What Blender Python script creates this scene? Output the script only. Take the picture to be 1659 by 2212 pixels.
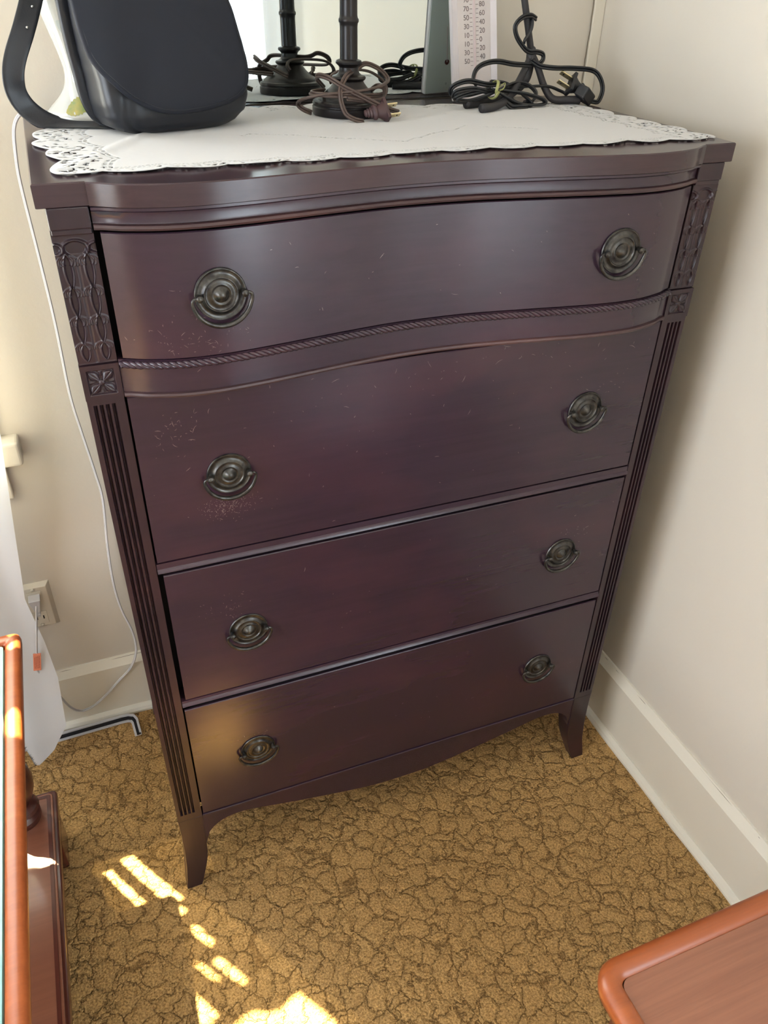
import bpy, bmesh, math, random
from mathutils import Vector, Matrix
random.seed(7)
for o in list(bpy.data.objects): bpy.data.objects.remove(o, do_unlink=True)
SC = bpy.context.scene
COL = SC.collection

# ------------------------------------------------------------------ camera
cam_d = bpy.data.cameras.new('camera'); cam = bpy.data.objects.new('camera', cam_d); COL.objects.link(cam)
cam_d.sensor_fit = 'HORIZONTAL'; cam_d.sensor_width = 36.0; cam_d.lens = 36.797; cam_d.clip_start = 0.02
CR = Vector((0.930429, -0.365870, 0.021017)); CU = Vector((0.193535, 0.539252, 0.819604)); CB = Vector((-0.311202, -0.758515, 0.572545))
cam.matrix_world = Matrix(((CR.x, CU.x, CB.x, -0.44690), (CR.y, CU.y, CB.y, -0.95230), (CR.z, CU.z, CB.z, 1.54642), (0, 0, 0, 1)))
SC.camera = cam

# ------------------------------------------------------------------ world, sun, window light
world = bpy.data.worlds.new('sky'); SC.world = world; world.use_nodes = True
bg = world.node_tree.nodes['Background']; bg.inputs[0].default_value = (0.66, 0.84, 1.0, 1); bg.inputs[1].default_value = 3.0
SUN_TAN = 1.8
sun_d = bpy.data.lights.new('sun', 'SUN'); sun_d.energy = 78; sun_d.angle = math.radians(0.53); sun_d.color = (1.0, 0.87, 0.52)
sun = bpy.data.objects.new('sun', sun_d); COL.objects.link(sun)
sd = Vector((0.545, -0.838, -SUN_TAN)).normalized()
sun.rotation_euler = sd.to_track_quat('-Z', 'Y').to_euler(); sun.location = (-2, 3, 5)
def area(name, loc, direction, sx, sy, power, color):
    d = bpy.data.lights.new(name, 'AREA'); d.shape = 'RECTANGLE'; d.size = sx; d.size_y = sy; d.energy = power; d.color = color
    o = bpy.data.objects.new(name, d); COL.objects.link(o); o.location = loc
    o.rotation_euler = Vector(direction).to_track_quat('-Z', 'Y').to_euler(); return o
area('daylight_back_window', (-1.21, 0.74, 1.6), (0, -1, -0.15), 1.2, 1.5, 58, (0.80, 0.89, 1.0))
area('daylight_right_window', (0.80, -1.95, 1.42), (-1, 0, -0.05), 1.2, 1.5, 110, (0.84, 0.95, 1.0))
area('daylight_left_window', (-2.80, -1.0, 1.45), (1, 0, -0.08), 1.8, 1.4, 70, (0.90, 0.94, 1.0))
vs = SC.view_settings; vs.view_transform = 'Standard'; vs.look = 'None'; vs.gamma = 1; vs.use_curve_mapping = False; vs.exposure = 0.0

# ------------------------------------------------------------------ material helpers
def srgb(r, g, b):
    f = lambda c: (c / 12.92 if c <= 0.04045 else ((c + 0.055) / 1.055) ** 2.4)
    return (f(r / 255), f(g / 255), f(b / 255), 1)
class M:
    def __init__(s, name, color=(0.5, 0.5, 0.5, 1), rough=0.5, metal=0.0, spec=0.5, coat=0.0, coat_r=0.1):
        s.m = bpy.data.materials.new(name); s.m.use_nodes = True; s.nt = s.m.node_tree
        s.b = s.nt.nodes['Principled BSDF']
        s.b.inputs['Base Color'].default_value = color; s.b.inputs['Roughness'].default_value = rough
        s.b.inputs['Metallic'].default_value = metal; s.b.inputs['Specular IOR Level'].default_value = spec
        s.b.inputs['Coat Weight'].default_value = coat; s.b.inputs['Coat Roughness'].default_value = coat_r
    def n(s, t, **kw):
        x = s.nt.nodes.new(t)
        for k, v in kw.items():
            if k in x.inputs: x.inputs[k].default_value = v
            else: setattr(x, k, v)
        return x
    def l(s, a, b): s.nt.links.new(a, b)
    def coord(s, scale=(1, 1, 1), rot=(0, 0, 0)):
        tc = s.n('ShaderNodeTexCoord'); mp = s.n('ShaderNodeMapping'); mp.inputs['Scale'].default_value = scale
        mp.inputs['Rotation'].default_value = rot
        s.l(tc.outputs['Object'], mp.inputs['Vector']); return mp.outputs[0]
    def noise(s, vec, scale, detail=4, rough=0.55, dist=0.0):
        x = s.n('ShaderNodeTexNoise'); x.inputs['Scale'].default_value = scale; x.inputs['Detail'].default_value = detail
        x.inputs['Roughness'].default_value = rough; x.inputs['Distortion'].default_value = dist
        s.l(vec, x.inputs['Vector']); return x.outputs['Fac']
    def ramp(s, fac, stops):
        x = s.n('ShaderNodeValToRGB'); e = x.color_ramp.elements
        while len(e) < len(stops): e.new(0.5)
        for i, (p, c) in enumerate(stops): e[i].position = p; e[i].color = c
        s.l(fac, x.inputs[0]); return x.outputs[0]
    def mix(s, fac, a, b, mode='MIX'):
        x = s.n('ShaderNodeMix'); x.data_type = 'RGBA'; x.blend_type = mode
        for v, i in ((fac, 0), (a, 6), (b, 7)):
            if hasattr(v, 'is_output') or hasattr(v, 'links'): s.l(v, x.inputs[i])
            else: x.inputs[i].default_value = v
        return x.outputs[2]
    def math(s, op, a, b=0.0):
        x = s.n('ShaderNodeMath'); x.operation = op
        for v, i in ((a, 0), (b, 1)):
            if hasattr(v, 'links'): s.l(v, x.inputs[i])
            else: x.inputs[i].default_value = v
        return x.outputs[0]
    def bump(s, h, strength=0.3, dist=0.001):
        x = s.n('ShaderNodeBump'); x.inputs['Strength'].default_value = strength; x.inputs['Distance'].default_value = dist
        s.l(h, x.inputs['Height']); s.l(x.outputs[0], s.b.inputs['Normal']); return x
    def color(s, c): s.l(c, s.b.inputs['Base Color'])

def wood(name, dark, mid, red, rough=0.27, grain=(1.2, 30, 30), coat=0.0, spec=0.5, bumpy=0.12):
    m = M(name, mid, rough, spec=spec, coat=coat, coat_r=0.12)
    v = m.coord(grain)
    g = m.noise(v, 3.0, 6, 0.65, 0.4)
    c1 = m.ramp(g, [(0.2, dark), (0.8, mid)])
    v2 = m.coord((2.2, 2.2, 5))
    blot = m.noise(v2, 1.6, 3, 0.5)
    bl = m.ramp(blot, [(0.46, (0, 0, 0, 1)), (0.72, (1, 1, 1, 1))])
    m.color(m.mix(bl, c1, red))
    fine = m.noise(m.coord((grain[0] * 5, grain[1] * 14, grain[2] * 14)), 4.0, 4, 0.7)
    m.bump(fine, bumpy * 0.5, 0.0003)
    return m.m

MAHOG = wood('dark_mahogany', srgb(43, 29, 41), srgb(51, 35, 48), srgb(61, 37, 48), 0.25, spec=0.6, bumpy=0.06)
MAHOG_TOP = wood('dark_mahogany_top', srgb(46, 32, 38), srgb(60, 43, 48), srgb(66, 42, 46), 0.23, bumpy=0.05)
MAHOG_V = wood('dark_mahogany_upright', srgb(34, 22, 29), srgb(48, 32, 39), srgb(58, 35, 40), 0.32, grain=(30, 30, 1.2))
WORN = wood('worn_mahogany_edge', srgb(54, 37, 40), srgb(70, 48, 50), srgb(86, 58, 57), 0.42, grain=(3, 40, 40))
GAPM = M('dark_gap_interior', srgb(10, 8, 14), 0.8).m  # near-black: shade of gaps, slots and grooves put into the colour
TABLEW = wood('cherry_table_rim', srgb(120, 58, 26), srgb(160, 84, 42), srgb(138, 62, 28), 0.34, grain=(2, 22, 22), coat=0.05)
TABLEP = wood('cherry_table_panel', srgb(112, 66, 48), srgb(140, 90, 66), srgb(120, 72, 54), 0.3, grain=(1.2, 34, 34), coat=0.3)
TABLED = wood('dark_cherry_moulding', srgb(58, 30, 26), srgb(92, 48, 38), srgb(84, 38, 28), 0.25, grain=(22, 2, 22), coat=0.4)
SCR = M('pale_scratch', srgb(122, 102, 102), 0.6).m

BRASS = M('aged_pewter_brass', srgb(84, 82, 80), 0.34, metal=0.85)
_f = BRASS.noise(BRASS.coord(), 90, 5, 0.6); BRASS.color(BRASS.ramp(_f, [(0.35, srgb(52, 50, 50)), (0.7, srgb(96, 94, 90))])); BRASS = BRASS.m
BRONZE = M('dark_bronze', srgb(30, 26, 27), 0.32, metal=0.3); BRONZE = BRONZE.m
IRON = M('matte_black_iron', srgb(44, 42, 45), 0.55); IRON.bump(IRON.noise(IRON.coord(), 300, 3), 0.15, 0.0004); IRON = IRON.m
BCORD = M('brown_cord', srgb(76, 60, 54), 0.5).m
KCORD = M('black_cord', srgb(24, 26, 30), 0.32).m
BPLUG = M('brown_plug', srgb(66, 44, 46), 0.5).m
KPLUG = M('black_plug', srgb(30, 31, 35), 0.45).m
PRONG = M('brass_prong', srgb(222, 208, 170), 0.25, metal=0.9).m
NICKEL = M('nickel', srgb(200, 200, 198), 0.25, metal=1.0).m
WPLAST = M('white_plastic', srgb(196, 194, 196), 0.35).m
IVORY = M('ivory_painted_plate', srgb(206, 198, 182), 0.4).m
TAG = M('orange_tag', srgb(225, 140, 112), 0.5).m
TAGP = M('tag_print', srgb(160, 80, 60), 0.5).m
TIE = M('green_twist_tie', srgb(150, 152, 96), 0.4).m
THW = M('thermometer_white', srgb(214, 208, 212), 0.4).m
THB = M('thermometer_back_grey', srgb(226, 228, 226), 0.6).m
THP = M('thermometer_scale_panel', srgb(204, 196, 194), 0.45).m
THK = M('thermometer_print', srgb(110, 98, 98), 0.6).m
THR = M('thermometer_tube', srgb(206, 188, 190), 0.3).m
THRB = M('thermometer_bulb', srgb(96, 44, 44), 0.2).m
PORC = M('white_porcelain', srgb(188, 189, 184), 0.12, coat=0.6)
PORC = PORC.m
LEAFG = M('painted_leaf_green', srgb(158, 156, 84), 0.2)
LEAFG.color(LEAFG.ramp(LEAFG.noise(LEAFG.coord(), 60, 3), [(0.35, srgb(176, 160, 84)), (0.65, srgb(122, 142, 90))])); LEAFG = LEAFG.m
LEAFB = M('painted_leaf_blue_grey', srgb(172, 180, 178), 0.2).m
LEAFD = M('painted_bow_grey', srgb(176, 172, 170), 0.25).m
LEATH = M('black_leather', srgb(22, 25, 33), 0.36)
LEATH.bump(LEATH.noise(LEATH.coord(), 700, 3), 0.25, 0.0003); LEATH = LEATH.m
LEATHF = M('matte_black_leather_flap', srgb(25, 28, 38), 0.6, spec=0.3)
LEATHF.bump(LEATHF.noise(LEATHF.coord(), 900, 3), 0.2, 0.0003); LEATHF = LEATHF.m
STITCH = M('grey_thread', srgb(84, 90, 100), 0.7).m
LINEN = M('white_linen', srgb(192, 191, 191), 0.85)
LINEN.bump(LINEN.noise(LINEN.coord(), 14, 4, 0.6), 0.25, 0.004)
LINEN.b.inputs['Sheen Weight'].default_value = 0.2; LINEN = LINEN.m
MIRR = M('silvered_mirror', (0.66, 0.72, 0.71, 1), 0.0, metal=1.0).m
GLASSE = M('glass_edge_green', srgb(120, 170, 150), 0.1).m
GLASS = M('tabletop_glass', srgb(170, 215, 205), 0.03); GLASS.b.inputs['Transmission Weight'].default_value = 0.6; GLASS = GLASS.m
BEDW = M('white_bedspread', srgb(226, 222, 214), 0.9).m

def paint(name, c, c2):
    m = M(name, c, 0.55, spec=0.35)
    m.color(m.ramp(m.noise(m.coord(), 1.3, 3), [(0.3, c), (0.7, c2)]))
    h = m.math('ADD', m.noise(m.coord(), 60, 4, 0.6), m.math('MULTIPLY', m.noise(m.coord(), 9, 2), 0.8))
    m.bump(h, 0.18, 0.002); return m.m
WALL = paint('cream_wall_paint', srgb(208, 200, 187), srgb(212, 205, 193))
TRIMP = paint('cream_trim_paint', srgb(218, 211, 196), srgb(222, 216, 202))
CAULK = M('dark_crack', srgb(120, 108, 92), 0.9).m
CEIL = paint('white_ceiling_paint', srgb(236, 232, 224), srgb(238, 234, 226))

# carpet: sculpted loop pile with wandering crevices
cm = M('golden_brown_carpet', srgb(150, 112, 62), 0.95, spec=0.15)
cv = cm.coord()
warp = cm.n('ShaderNodeTexNoise'); warp.inputs['Scale'].default_value = 30; warp.inputs['Detail'].default_value = 5; warp.inputs['Roughness'].default_value = 0.58
cm.l(cv, warp.inputs['Vector'])
wv = cm.n('ShaderNodeVectorMath'); wv.operation = 'MULTIPLY_ADD'; wv.inputs[1].default_value = (0.060, 0.060, 0.0)
cm.l(warp.outputs['Color'], wv.inputs[0]); cm.l(cv, wv.inputs[2])
vo = cm.n('ShaderNodeTexVoronoi'); vo.feature = 'DISTANCE_TO_EDGE'; vo.inputs['Scale'].default_value = 27; vo.inputs['Randomness'].default_value = 1.0
cm.l(wv.outputs[0], vo.inputs['Vector'])
brk = cm.noise(cv, 20, 3, 0.6)                         # where the crevices close up
thr = cm.math('MULTIPLY', cm.math('MAXIMUM', cm.math('SUBTRACT', brk, 0.34), 0.0), 0.19)
crev = cm.math('MINIMUM', cm.math('DIVIDE', vo.outputs['Distance'], cm.math('MAXIMUM', thr, 0.002)), 1.0)   # 0 in crevice
pile = cm.noise(cv, 260, 3, 0.7)
pile2 = cm.noise(cv, 90, 3, 0.6)
base = cm.ramp(pile, [(0.30, srgb(120, 91, 53)), (0.70, srgb(224, 180, 120))])
tint = cm.mix(cm.ramp(pile2, [(0.3, (0, 0, 0, 1)), (0.7, (1, 1, 1, 1))]), (0.86, 0.86, 0.86, 1), (1.06, 1.04, 1.0, 1))
base2 = cm.mix(1.0, base, tint, 'MULTIPLY')
cm.color(cm.mix(crev, cm.mix(1.0, base2, (0.60, 0.57, 0.54, 1), 'MULTIPLY'), base2))  # crevices darkened in the colour, standing in for their shade
hh = cm.math('ADD', cm.math('MULTIPLY', cm.math('MINIMUM', cm.math('MULTIPLY', vo.outputs['Distance'], 5.0), 1.0), 0.9), cm.math('ADD', cm.math('MULTIPLY', crev, 0.6), cm.math('ADD', cm.math('MULTIPLY', pile, 0.6), cm.math('MULTIPLY', pile2, 0.6))))
cm.bump(hh, 0.9, 0.005)
CARPET = cm.m

# curtain
cu = bpy.data.materials.new('sheer_white_curtain'); cu.use_nodes = True; nt = cu.node_tree; nt.nodes.clear()
out = nt.nodes.new('ShaderNodeOutputMaterial'); tr = nt.nodes.new('ShaderNodeBsdfTransparent'); tl = nt.nodes.new('ShaderNodeBsdfTranslucent')
df = nt.nodes.new('ShaderNodeBsdfDiffuse'); m1 = nt.nodes.new('ShaderNodeMixShader'); m2 = nt.nodes.new('ShaderNodeMixShader')
tl.inputs[0].default_value = (0.86, 0.88, 0.92, 1); df.inputs[0].default_value = (0.84, 0.85, 0.88, 1)
m1.inputs[0].default_value = 0.5; nt.links.new(df.outputs[0], m1.inputs[1]); nt.links.new(tl.outputs[0], m1.inputs[2])
m2.inputs[0].default_value = 0.015; nt.links.new(m1.outputs[0], m2.inputs[1]); nt.links.new(tr.outputs[0], m2.inputs[2]); nt.links.new(m2.outputs[0], out.inputs[0])
CURT = cu
CURT2 = cu.copy(); CURT2.name = 'backlit_sheer_curtain'
[n for n in CURT2.node_tree.nodes if n.type == 'MIX_SHADER' and n.inputs[0].default_value < 0.3][0].inputs[0].default_value = 0.28

# ------------------------------------------------------------------ object helpers
def link(name, me, mat, parent=None, smooth=False, bevel=0.0, seg=2):
    mats = mat if isinstance(mat, (list, tuple)) else [mat]
    for x in mats: me.materials.append(x)
    o = bpy.data.objects.new(name, me); COL.objects.link(o)
    if parent is not None: o.parent = parent
    if smooth:
        for p in me.polygons: p.use_smooth = True
    if bevel > 0:
        b = o.modifiers.new('bevel', 'BEVEL'); b.width = bevel; b.segments = seg; b.limit_method = 'ANGLE'; b.angle_limit = math.radians(40)
    return o
def mesh(name, verts, faces):
    me = bpy.data.meshes.new(name); me.from_pydata([tuple(v) for v in verts], [], faces); me.update(); return me
class G:
    """collects shapes into one mesh"""
    def __init__(s): s.v = []; s.f = []
    def add(s, v, f):
        k = len(s.v); s.v += [tuple(a) for a in v]; s.f += [tuple(i + k for i in q) for q in f]; return s
    def box(s, x0, x1, y0, y1, z0, z1):
        v = [(x, y, z) for z in (z0, z1) for y in (y0, y1) for x in (x0, x1)]
        return s.add(v, [(0, 2, 3, 1), (4, 5, 7, 6), (0, 1, 5, 4), (2, 6, 7, 3), (0, 4, 6, 2), (1, 3, 7, 5)])
    def lathe(s, prof, loc=(0, 0, 0), n=48, axis='Z', mat=None):
        """prof: list of (r, h)"""
        v = []; f = []
        for (r, h) in prof:
            for i in range(n):
                a = 2 * math.pi * i / n
                p = Vector((r * math.cos(a), r * math.sin(a), h))
                if axis == 'Y': p = Vector((p.x, -p.z, p.y))
                if mat is not None: p = mat @ p
                v.append((p.x + loc[0], p.y + loc[1], p.z + loc[2]))
        for j in range(len(prof) - 1):
            for i in range(n):
                a, b = j * n + i, j * n + (i + 1) % n
                f.append((a, b, b + n, a + n))
        f.append(tuple(range(n - 1, -1, -1))); f.append(tuple((len(prof) - 1) * n + i for i in range(n)))
        return s.add(v, f)
    def tube(s, pts, r, n=8, smooth=6, closed=False, offset=None, flat=None, taper=None):
        pts = [Vector(p) for p in pts]
        if smooth: pts = catmull(pts, smooth, closed)
        m = len(pts); v = []; f = []
        up = Vector((0, 0, 1)); prev = None
        for i, p in enumerate(pts):
            a = pts[i - 1] if i > 0 else pts[0]; b = pts[i + 1] if i < m - 1 else pts[-1]
            t = (b - a).normalized() if (b - a).length > 1e-9 else Vector((0, 0, 1))
            if prev is None:
                q = t.cross(up)
                if q.length < 1e-3: q = t.cross(Vector((1, 0, 0)))
                q.normalize()
            else:
                q = prev - t * prev.dot(t)
                if q.length < 1e-6: q = t.cross(up)
                q.normalize()
            prev = q; w = t.cross(q)
            rr = r if taper is None else r * taper(i / (m - 1))
            for k in range(n):
                an = 2 * math.pi * k / n
                c, d = math.cos(an), math.sin(an)
                if flat: e = w * (c * rr * flat[0]) + q * (d * rr * flat[1])
                else: e = w * (c * rr) + q * (d * rr)
                if offset: e = e + w * offset
                v.append(p + e)
        for i in range(m - 1):
            for k in range(n):
                f.append((i * n + k, i * n + (k + 1) % n, (i + 1) * n + (k + 1) % n, (i + 1) * n + k))
        f.append(tuple(range(n - 1, -1, -1))); f.append(tuple((m - 1) * n + k for k in range(n)))
        return s.add(v, f)
    def prism(s, poly, y0, y1):
        """poly in x,z extruded along y"""
        n = len(poly)
        v = [(x, y0, z) for x, z in poly] + [(x, y1, z) for x, z in poly]
        f = [tuple(range(n)), tuple(range(2 * n - 1, n - 1, -1))] + [(i, i + n, (i + 1) % n + n, (i + 1) % n) for i in range(n)]
        return s.add(v, f)
    def build(s, name, mat, parent=None, smooth=False, bevel=0.0, seg=2, fix=True, autos=False):
        me = mesh(name, s.v, s.f)
        if fix:
            bm = bmesh.new(); bm.from_mesh(me); bmesh.ops.recalc_face_normals(bm, faces=bm.faces); bm.to_mesh(me); bm.free()
        if autos:
            me.shade_smooth() if hasattr(me, 'shade_smooth') else None
            for p in me.polygons: p.use_smooth = True
            me.set_sharp_from_angle(angle=math.radians(35))
        return link(name, me, mat, parent, smooth, bevel, seg)
def catmull(P, k, closed=False):
    out = []; n = len(P)
    rng = n if closed else n - 1
    for i in range(rng):
        if closed: a, b, c, d = P[(i - 1) % n], P[i], P[(i + 1) % n], P[(i + 2) % n]
        else: a, b, c, d = P[max(i - 1, 0)], P[i], P[i + 1], P[min(i + 2, n - 1)]
        for j in range(k):
            t = j / k
            out.append(0.5 * ((2 * b) + (c - a) * t + (2 * a - 5 * b + 4 * c - d) * t * t + (3 * b - a - 3 * c + d) * t ** 3))
    out.append(P[0] if closed else P[-1]); return out
def interp(tab, x):
    if x <= tab[0][0]: return tab[0][1]
    for (a, ya), (b, yb) in zip(tab, tab[1:]):
        if x <= b:
            t = (x - a) / (b - a); t = t * t * (3 - 2 * t); return ya + (yb - ya) * t
    return tab[-1][1]
def lin(tab, x):
    if x <= tab[0][0]: return tab[0][1]
    for (a, ya), (b, yb) in zip(tab, tab[1:]):
        if x <= b: return ya + (yb - ya) * (x - a) / (b - a)
    return tab[-1][1]
def thing(name, label, cat, loc=(0, 0, 0), group=None):
    o = bpy.data.objects.new(name, None); o.empty_display_size = 0.05; COL.objects.link(o); o.location = loc
    o['label'] = label; o['category'] = cat
    if group: o['group'] = group
    return o
def settle(root):
    """keep children in world coordinates under an Empty that stands at the thing's base"""
    inv = Matrix.Translation(-Vector(root.location))
    for c in root.children: c.matrix_parent_inverse = inv
def tag(o, label, cat, group=None):
    o['label'] = label; o['category'] = cat
    if group: o['group'] = group
    return o
def struct(o): o['kind'] = 'structure'; return o
def hfield(nu, nv, fn, name, mat, parent, smooth=True):
    """grid surface fn(u,v)->(x,y,z), u,v in 0..1"""
    v = [fn(i / nu, j / nv) for j in range(nv + 1) for i in range(nu + 1)]
    f = [(j * (nu + 1) + i, j * (nu + 1) + i + 1, (j + 1) * (nu + 1) + i + 1, (j + 1) * (nu + 1) + i) for j in range(nv) for i in range(nu)]
    return link(name, mesh(name, v, f), mat, parent, smooth)

# world-space paths of cords, strap and lamp legs (metres)
LAMP_CORD_1 = [(-0.058, 0.33, 1.357), (-0.072, 0.325, 1.363), (-0.078, 0.33, 1.369), (-0.078, 0.31, 1.378), (-0.056, 0.293, 1.385), (-0.019, 0.285, 1.389), (0.015, 0.287, 1.391), (0.049, 0.31, 1.394), (0.079, 0.36, 1.396), (0.073, 0.38, 1.408), (0.051, 0.385, 1.416), (0.032, 0.375, 1.41), (-0.005, 0.31, 1.41), (-0.016, 0.3, 1.402), (-0.026, 0.285, 1.392), (-0.026, 0.28, 1.376), (-0.021, 0.275, 1.362), (-0.01, 0.27, 1.355), (0.006, 0.272, 1.351)]
LAMP_CORD_2 = [(-0.014, 0.4, 1.382), (-0.031, 0.37, 1.393), (-0.046, 0.34, 1.403), (-0.047, 0.32, 1.408), (-0.038, 0.3, 1.406), (-0.019, 0.285, 1.395), (0.012, 0.28, 1.381), (0.038, 0.28, 1.369), (0.06, 0.29, 1.362), (0.073, 0.3, 1.358)]
LAMP_CORD_3 = [(-0.006, 0.39, 1.39), (-0.008, 0.385, 1.399), (0.003, 0.38, 1.406), (0.035, 0.395, 1.407), (0.063, 0.395, 1.403), (0.081, 0.385, 1.391), (0.081, 0.37, 1.38), (0.055, 0.33, 1.378), (0.008, 0.29, 1.383), (-0.03, 0.285, 1.385), (-0.061, 0.3, 1.386), (-0.057, 0.33, 1.385), (-0.027, 0.36, 1.383)]
LAMP_CORD_4 = [(0.05, 0.36, 1.381), (0.055, 0.345, 1.389), (0.063, 0.335, 1.387), (0.054, 0.315, 1.376), (0.023, 0.29, 1.376), (-0.017, 0.28, 1.381)]
ROD_CORD_KNOT = [(0.361, 0.4, 1.476), (0.344, 0.39, 1.481), (0.327, 0.388, 1.478), (0.316, 0.388, 1.467), (0.32, 0.388, 1.452), (0.334, 0.388, 1.437), (0.348, 0.39, 1.429), (0.367, 0.395, 1.428), (0.382, 0.4, 1.424), (0.383, 0.4, 1.415), (0.37, 0.395, 1.41), (0.353, 0.39, 1.416)]
ROD_CORD_KNOT2 = [(0.35, 0.41, 1.48), (0.349, 0.392, 1.473), (0.346, 0.388, 1.46), (0.337, 0.388, 1.447), (0.337, 0.39, 1.442)]
ROD_CORD_RIGHT = [(0.357, 0.39, 1.415), (0.371, 0.385, 1.408), (0.398, 0.38, 1.405), (0.436, 0.38, 1.404), (0.475, 0.38, 1.4), (0.49, 0.375, 1.388), (0.495, 0.37, 1.37), (0.486, 0.365, 1.352), (0.472, 0.365, 1.342), (0.459, 0.365, 1.341)]
ROD_CORD_LEFT = [(0.356, 0.39, 1.409), (0.316, 0.38, 1.412), (0.281, 0.375, 1.417), (0.253, 0.37, 1.414), (0.237, 0.365, 1.406), (0.231, 0.36, 1.393), (0.238, 0.36, 1.385)]
COIL_1 = [(0.287, 0.37, 1.384), (0.253, 0.355, 1.386), (0.22, 0.35, 1.392), (0.199, 0.35, 1.389), (0.189, 0.355, 1.381), (0.195, 0.36, 1.371), (0.225, 0.365, 1.369), (0.265, 0.36, 1.376), (0.313, 0.35, 1.373), (0.355, 0.35, 1.364), (0.368, 0.35, 1.356), (0.349, 0.345, 1.354), (0.309, 0.34, 1.359), (0.277, 0.34, 1.372), (0.256, 0.345, 1.382)]
COIL_2 = [(0.26, 0.35, 1.374), (0.227, 0.345, 1.381), (0.199, 0.345, 1.379), (0.192, 0.35, 1.373), (0.199, 0.355, 1.366), (0.221, 0.355, 1.363), (0.243, 0.35, 1.368), (0.264, 0.35, 1.374), (0.314, 0.37, 1.385), (0.344, 0.375, 1.381), (0.359, 0.37, 1.369), (0.348, 0.36, 1.358), (0.327, 0.355, 1.357)]
COIL_3 = [(0.282, 0.35, 1.368), (0.292, 0.34, 1.357), (0.306, 0.34, 1.346), (0.327, 0.345, 1.347), (0.342, 0.35, 1.355), (0.328, 0.36, 1.368), (0.322, 0.375, 1.375), (0.304, 0.385, 1.384), (0.277, 0.385, 1.387)]
COIL_4 = [(0.259, 0.35, 1.379), (0.223, 0.345, 1.376), (0.198, 0.345, 1.37), (0.196, 0.35, 1.365), (0.212, 0.355, 1.361), (0.249, 0.36, 1.364), (0.281, 0.365, 1.375), (0.329, 0.38, 1.377), (0.387, 0.385, 1.377), (0.417, 0.385, 1.369), (0.426, 0.38, 1.365)]
COIL_5 = [(0.296, 0.35, 1.365), (0.313, 0.345, 1.354), (0.327, 0.34, 1.344), (0.308, 0.335, 1.345), (0.294, 0.335, 1.353), (0.282, 0.34, 1.363)]
WHITE_CORD = [(-0.654, 0.475, 0.412), (-0.659, 0.455, 0.39), (-0.667, 0.44, 0.353), (-0.675, 0.44, 0.314), (-0.684, 0.44, 0.268), (-0.679, 0.445, 0.243), (-0.666, 0.46, 0.172), (-0.65, 0.48, 0.091), (-0.63, 0.49, 0.057), (-0.603, 0.49, 0.061), (-0.573, 0.495, 0.077), (-0.533, 0.495, 0.117), (-0.497, 0.495, 0.154), (-0.478, 0.495, 0.202), (-0.477, 0.495, 0.261), (-0.49, 0.5, 0.333), (-0.494, 0.5, 0.409), (-0.489, 0.5, 0.511), (-0.478, 0.5, 0.628), (-0.481, 0.5, 0.697), (-0.489, 0.495, 0.796), (-0.494, 0.49, 0.878), (-0.491, 0.48, 1.016), (-0.492, 0.47, 1.133), (-0.494, 0.455, 1.252), (-0.491, 0.447, 1.299), (-0.485, 0.445, 1.334), (-0.473, 0.446, 1.3515), (-0.456, 0.450, 1.3525), (-0.434, 0.458, 1.3525), (-0.405, 0.472, 1.3522), (-0.365, 0.477, 1.3522), (-0.30, 0.470, 1.3522)]
STRAP_PTS = [(-0.418, 0.37, 1.518), (-0.427, 0.36, 1.498), (-0.443, 0.345, 1.467), (-0.46, 0.335, 1.437), (-0.468, 0.33, 1.416), (-0.469, 0.33, 1.394), (-0.459, 0.33, 1.374), (-0.439, 0.325, 1.359), (-0.411, 0.32, 1.351), (-0.372, 0.31, 1.35), (-0.352, 0.3, 1.346)]
ROD_PTS = [(0.32, 0.4, 1.54), (0.335, 0.4, 1.502), (0.348, 0.4, 1.463), (0.361, 0.4, 1.419)]
LEG_L = [(0.359, 0.4, 1.424), (0.35, 0.395, 1.409), (0.324, 0.375, 1.384), (0.294, 0.35, 1.365), (0.257, 0.325, 1.357), (0.224, 0.31, 1.354)]
LEG_R = [(0.361, 0.4, 1.424), (0.372, 0.395, 1.405), (0.387, 0.39, 1.375), (0.398, 0.375, 1.358), (0.422, 0.365, 1.35), (0.443, 0.36, 1.348)]
LEG_B = [(0.36, 0.4, 1.424), (0.366, 0.41, 1.4), (0.357, 0.41, 1.379), (0.324, 0.4, 1.363), (0.266, 0.375, 1.357), (0.218, 0.355, 1.355)]

# ------------------------------------------------------------------ the room
XR, YB = 0.575, 0.52
XL, YF, ZC = -2.6, -3.6, 2.45
g = G().box(XL, XR, YF, YB, -0.05, 0.0); struct(g.build('floor', CARPET))
g = G().box(XL, XR, YF, YB, ZC, ZC + 0.05); struct(g.build('ceiling', CEIL))
W1 = (-1.72, -0.70, 0.80, 2.25)                      # window in the back wall
W2 = (-2.50, -1.40, 0.66, 2.20)                     # window in the right wall, along y; the mirror shows it
W3 = (-1.90, -0.10, 0.75, 2.15)                      # window in the left wall, along y
def wall_with_hole(name, axis, a0, a1, c0, c1, w):
    g = G()
    def bx(p, q, z0, z1): g.box(p, q, c0, c1, z0, z1) if axis == 'x' else g.box(c0, c1, p, q, z0, z1)
    bx(a0, w[0], 0, ZC); bx(w[1], a1, 0, ZC); bx(w[0], w[1], 0, w[2]); bx(w[0], w[1], w[3], ZC)
    return struct(g.build(name, WALL))
wall_with_hole('wall_back', 'x', XL, XR, YB, YB + 0.1, W1)
wall_with_hole('wall_right', 'y', YF - 0.1, YB + 0.1, XR, XR + 0.1, W2)
wall_with_hole('wall_left', 'y', YF - 0.1, YB + 0.1, XL - 0.1, XL, W3)
struct(G().box(XL, XR, YF - 0.1, YF, 0, ZC).build('wall_front', WALL))
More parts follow.
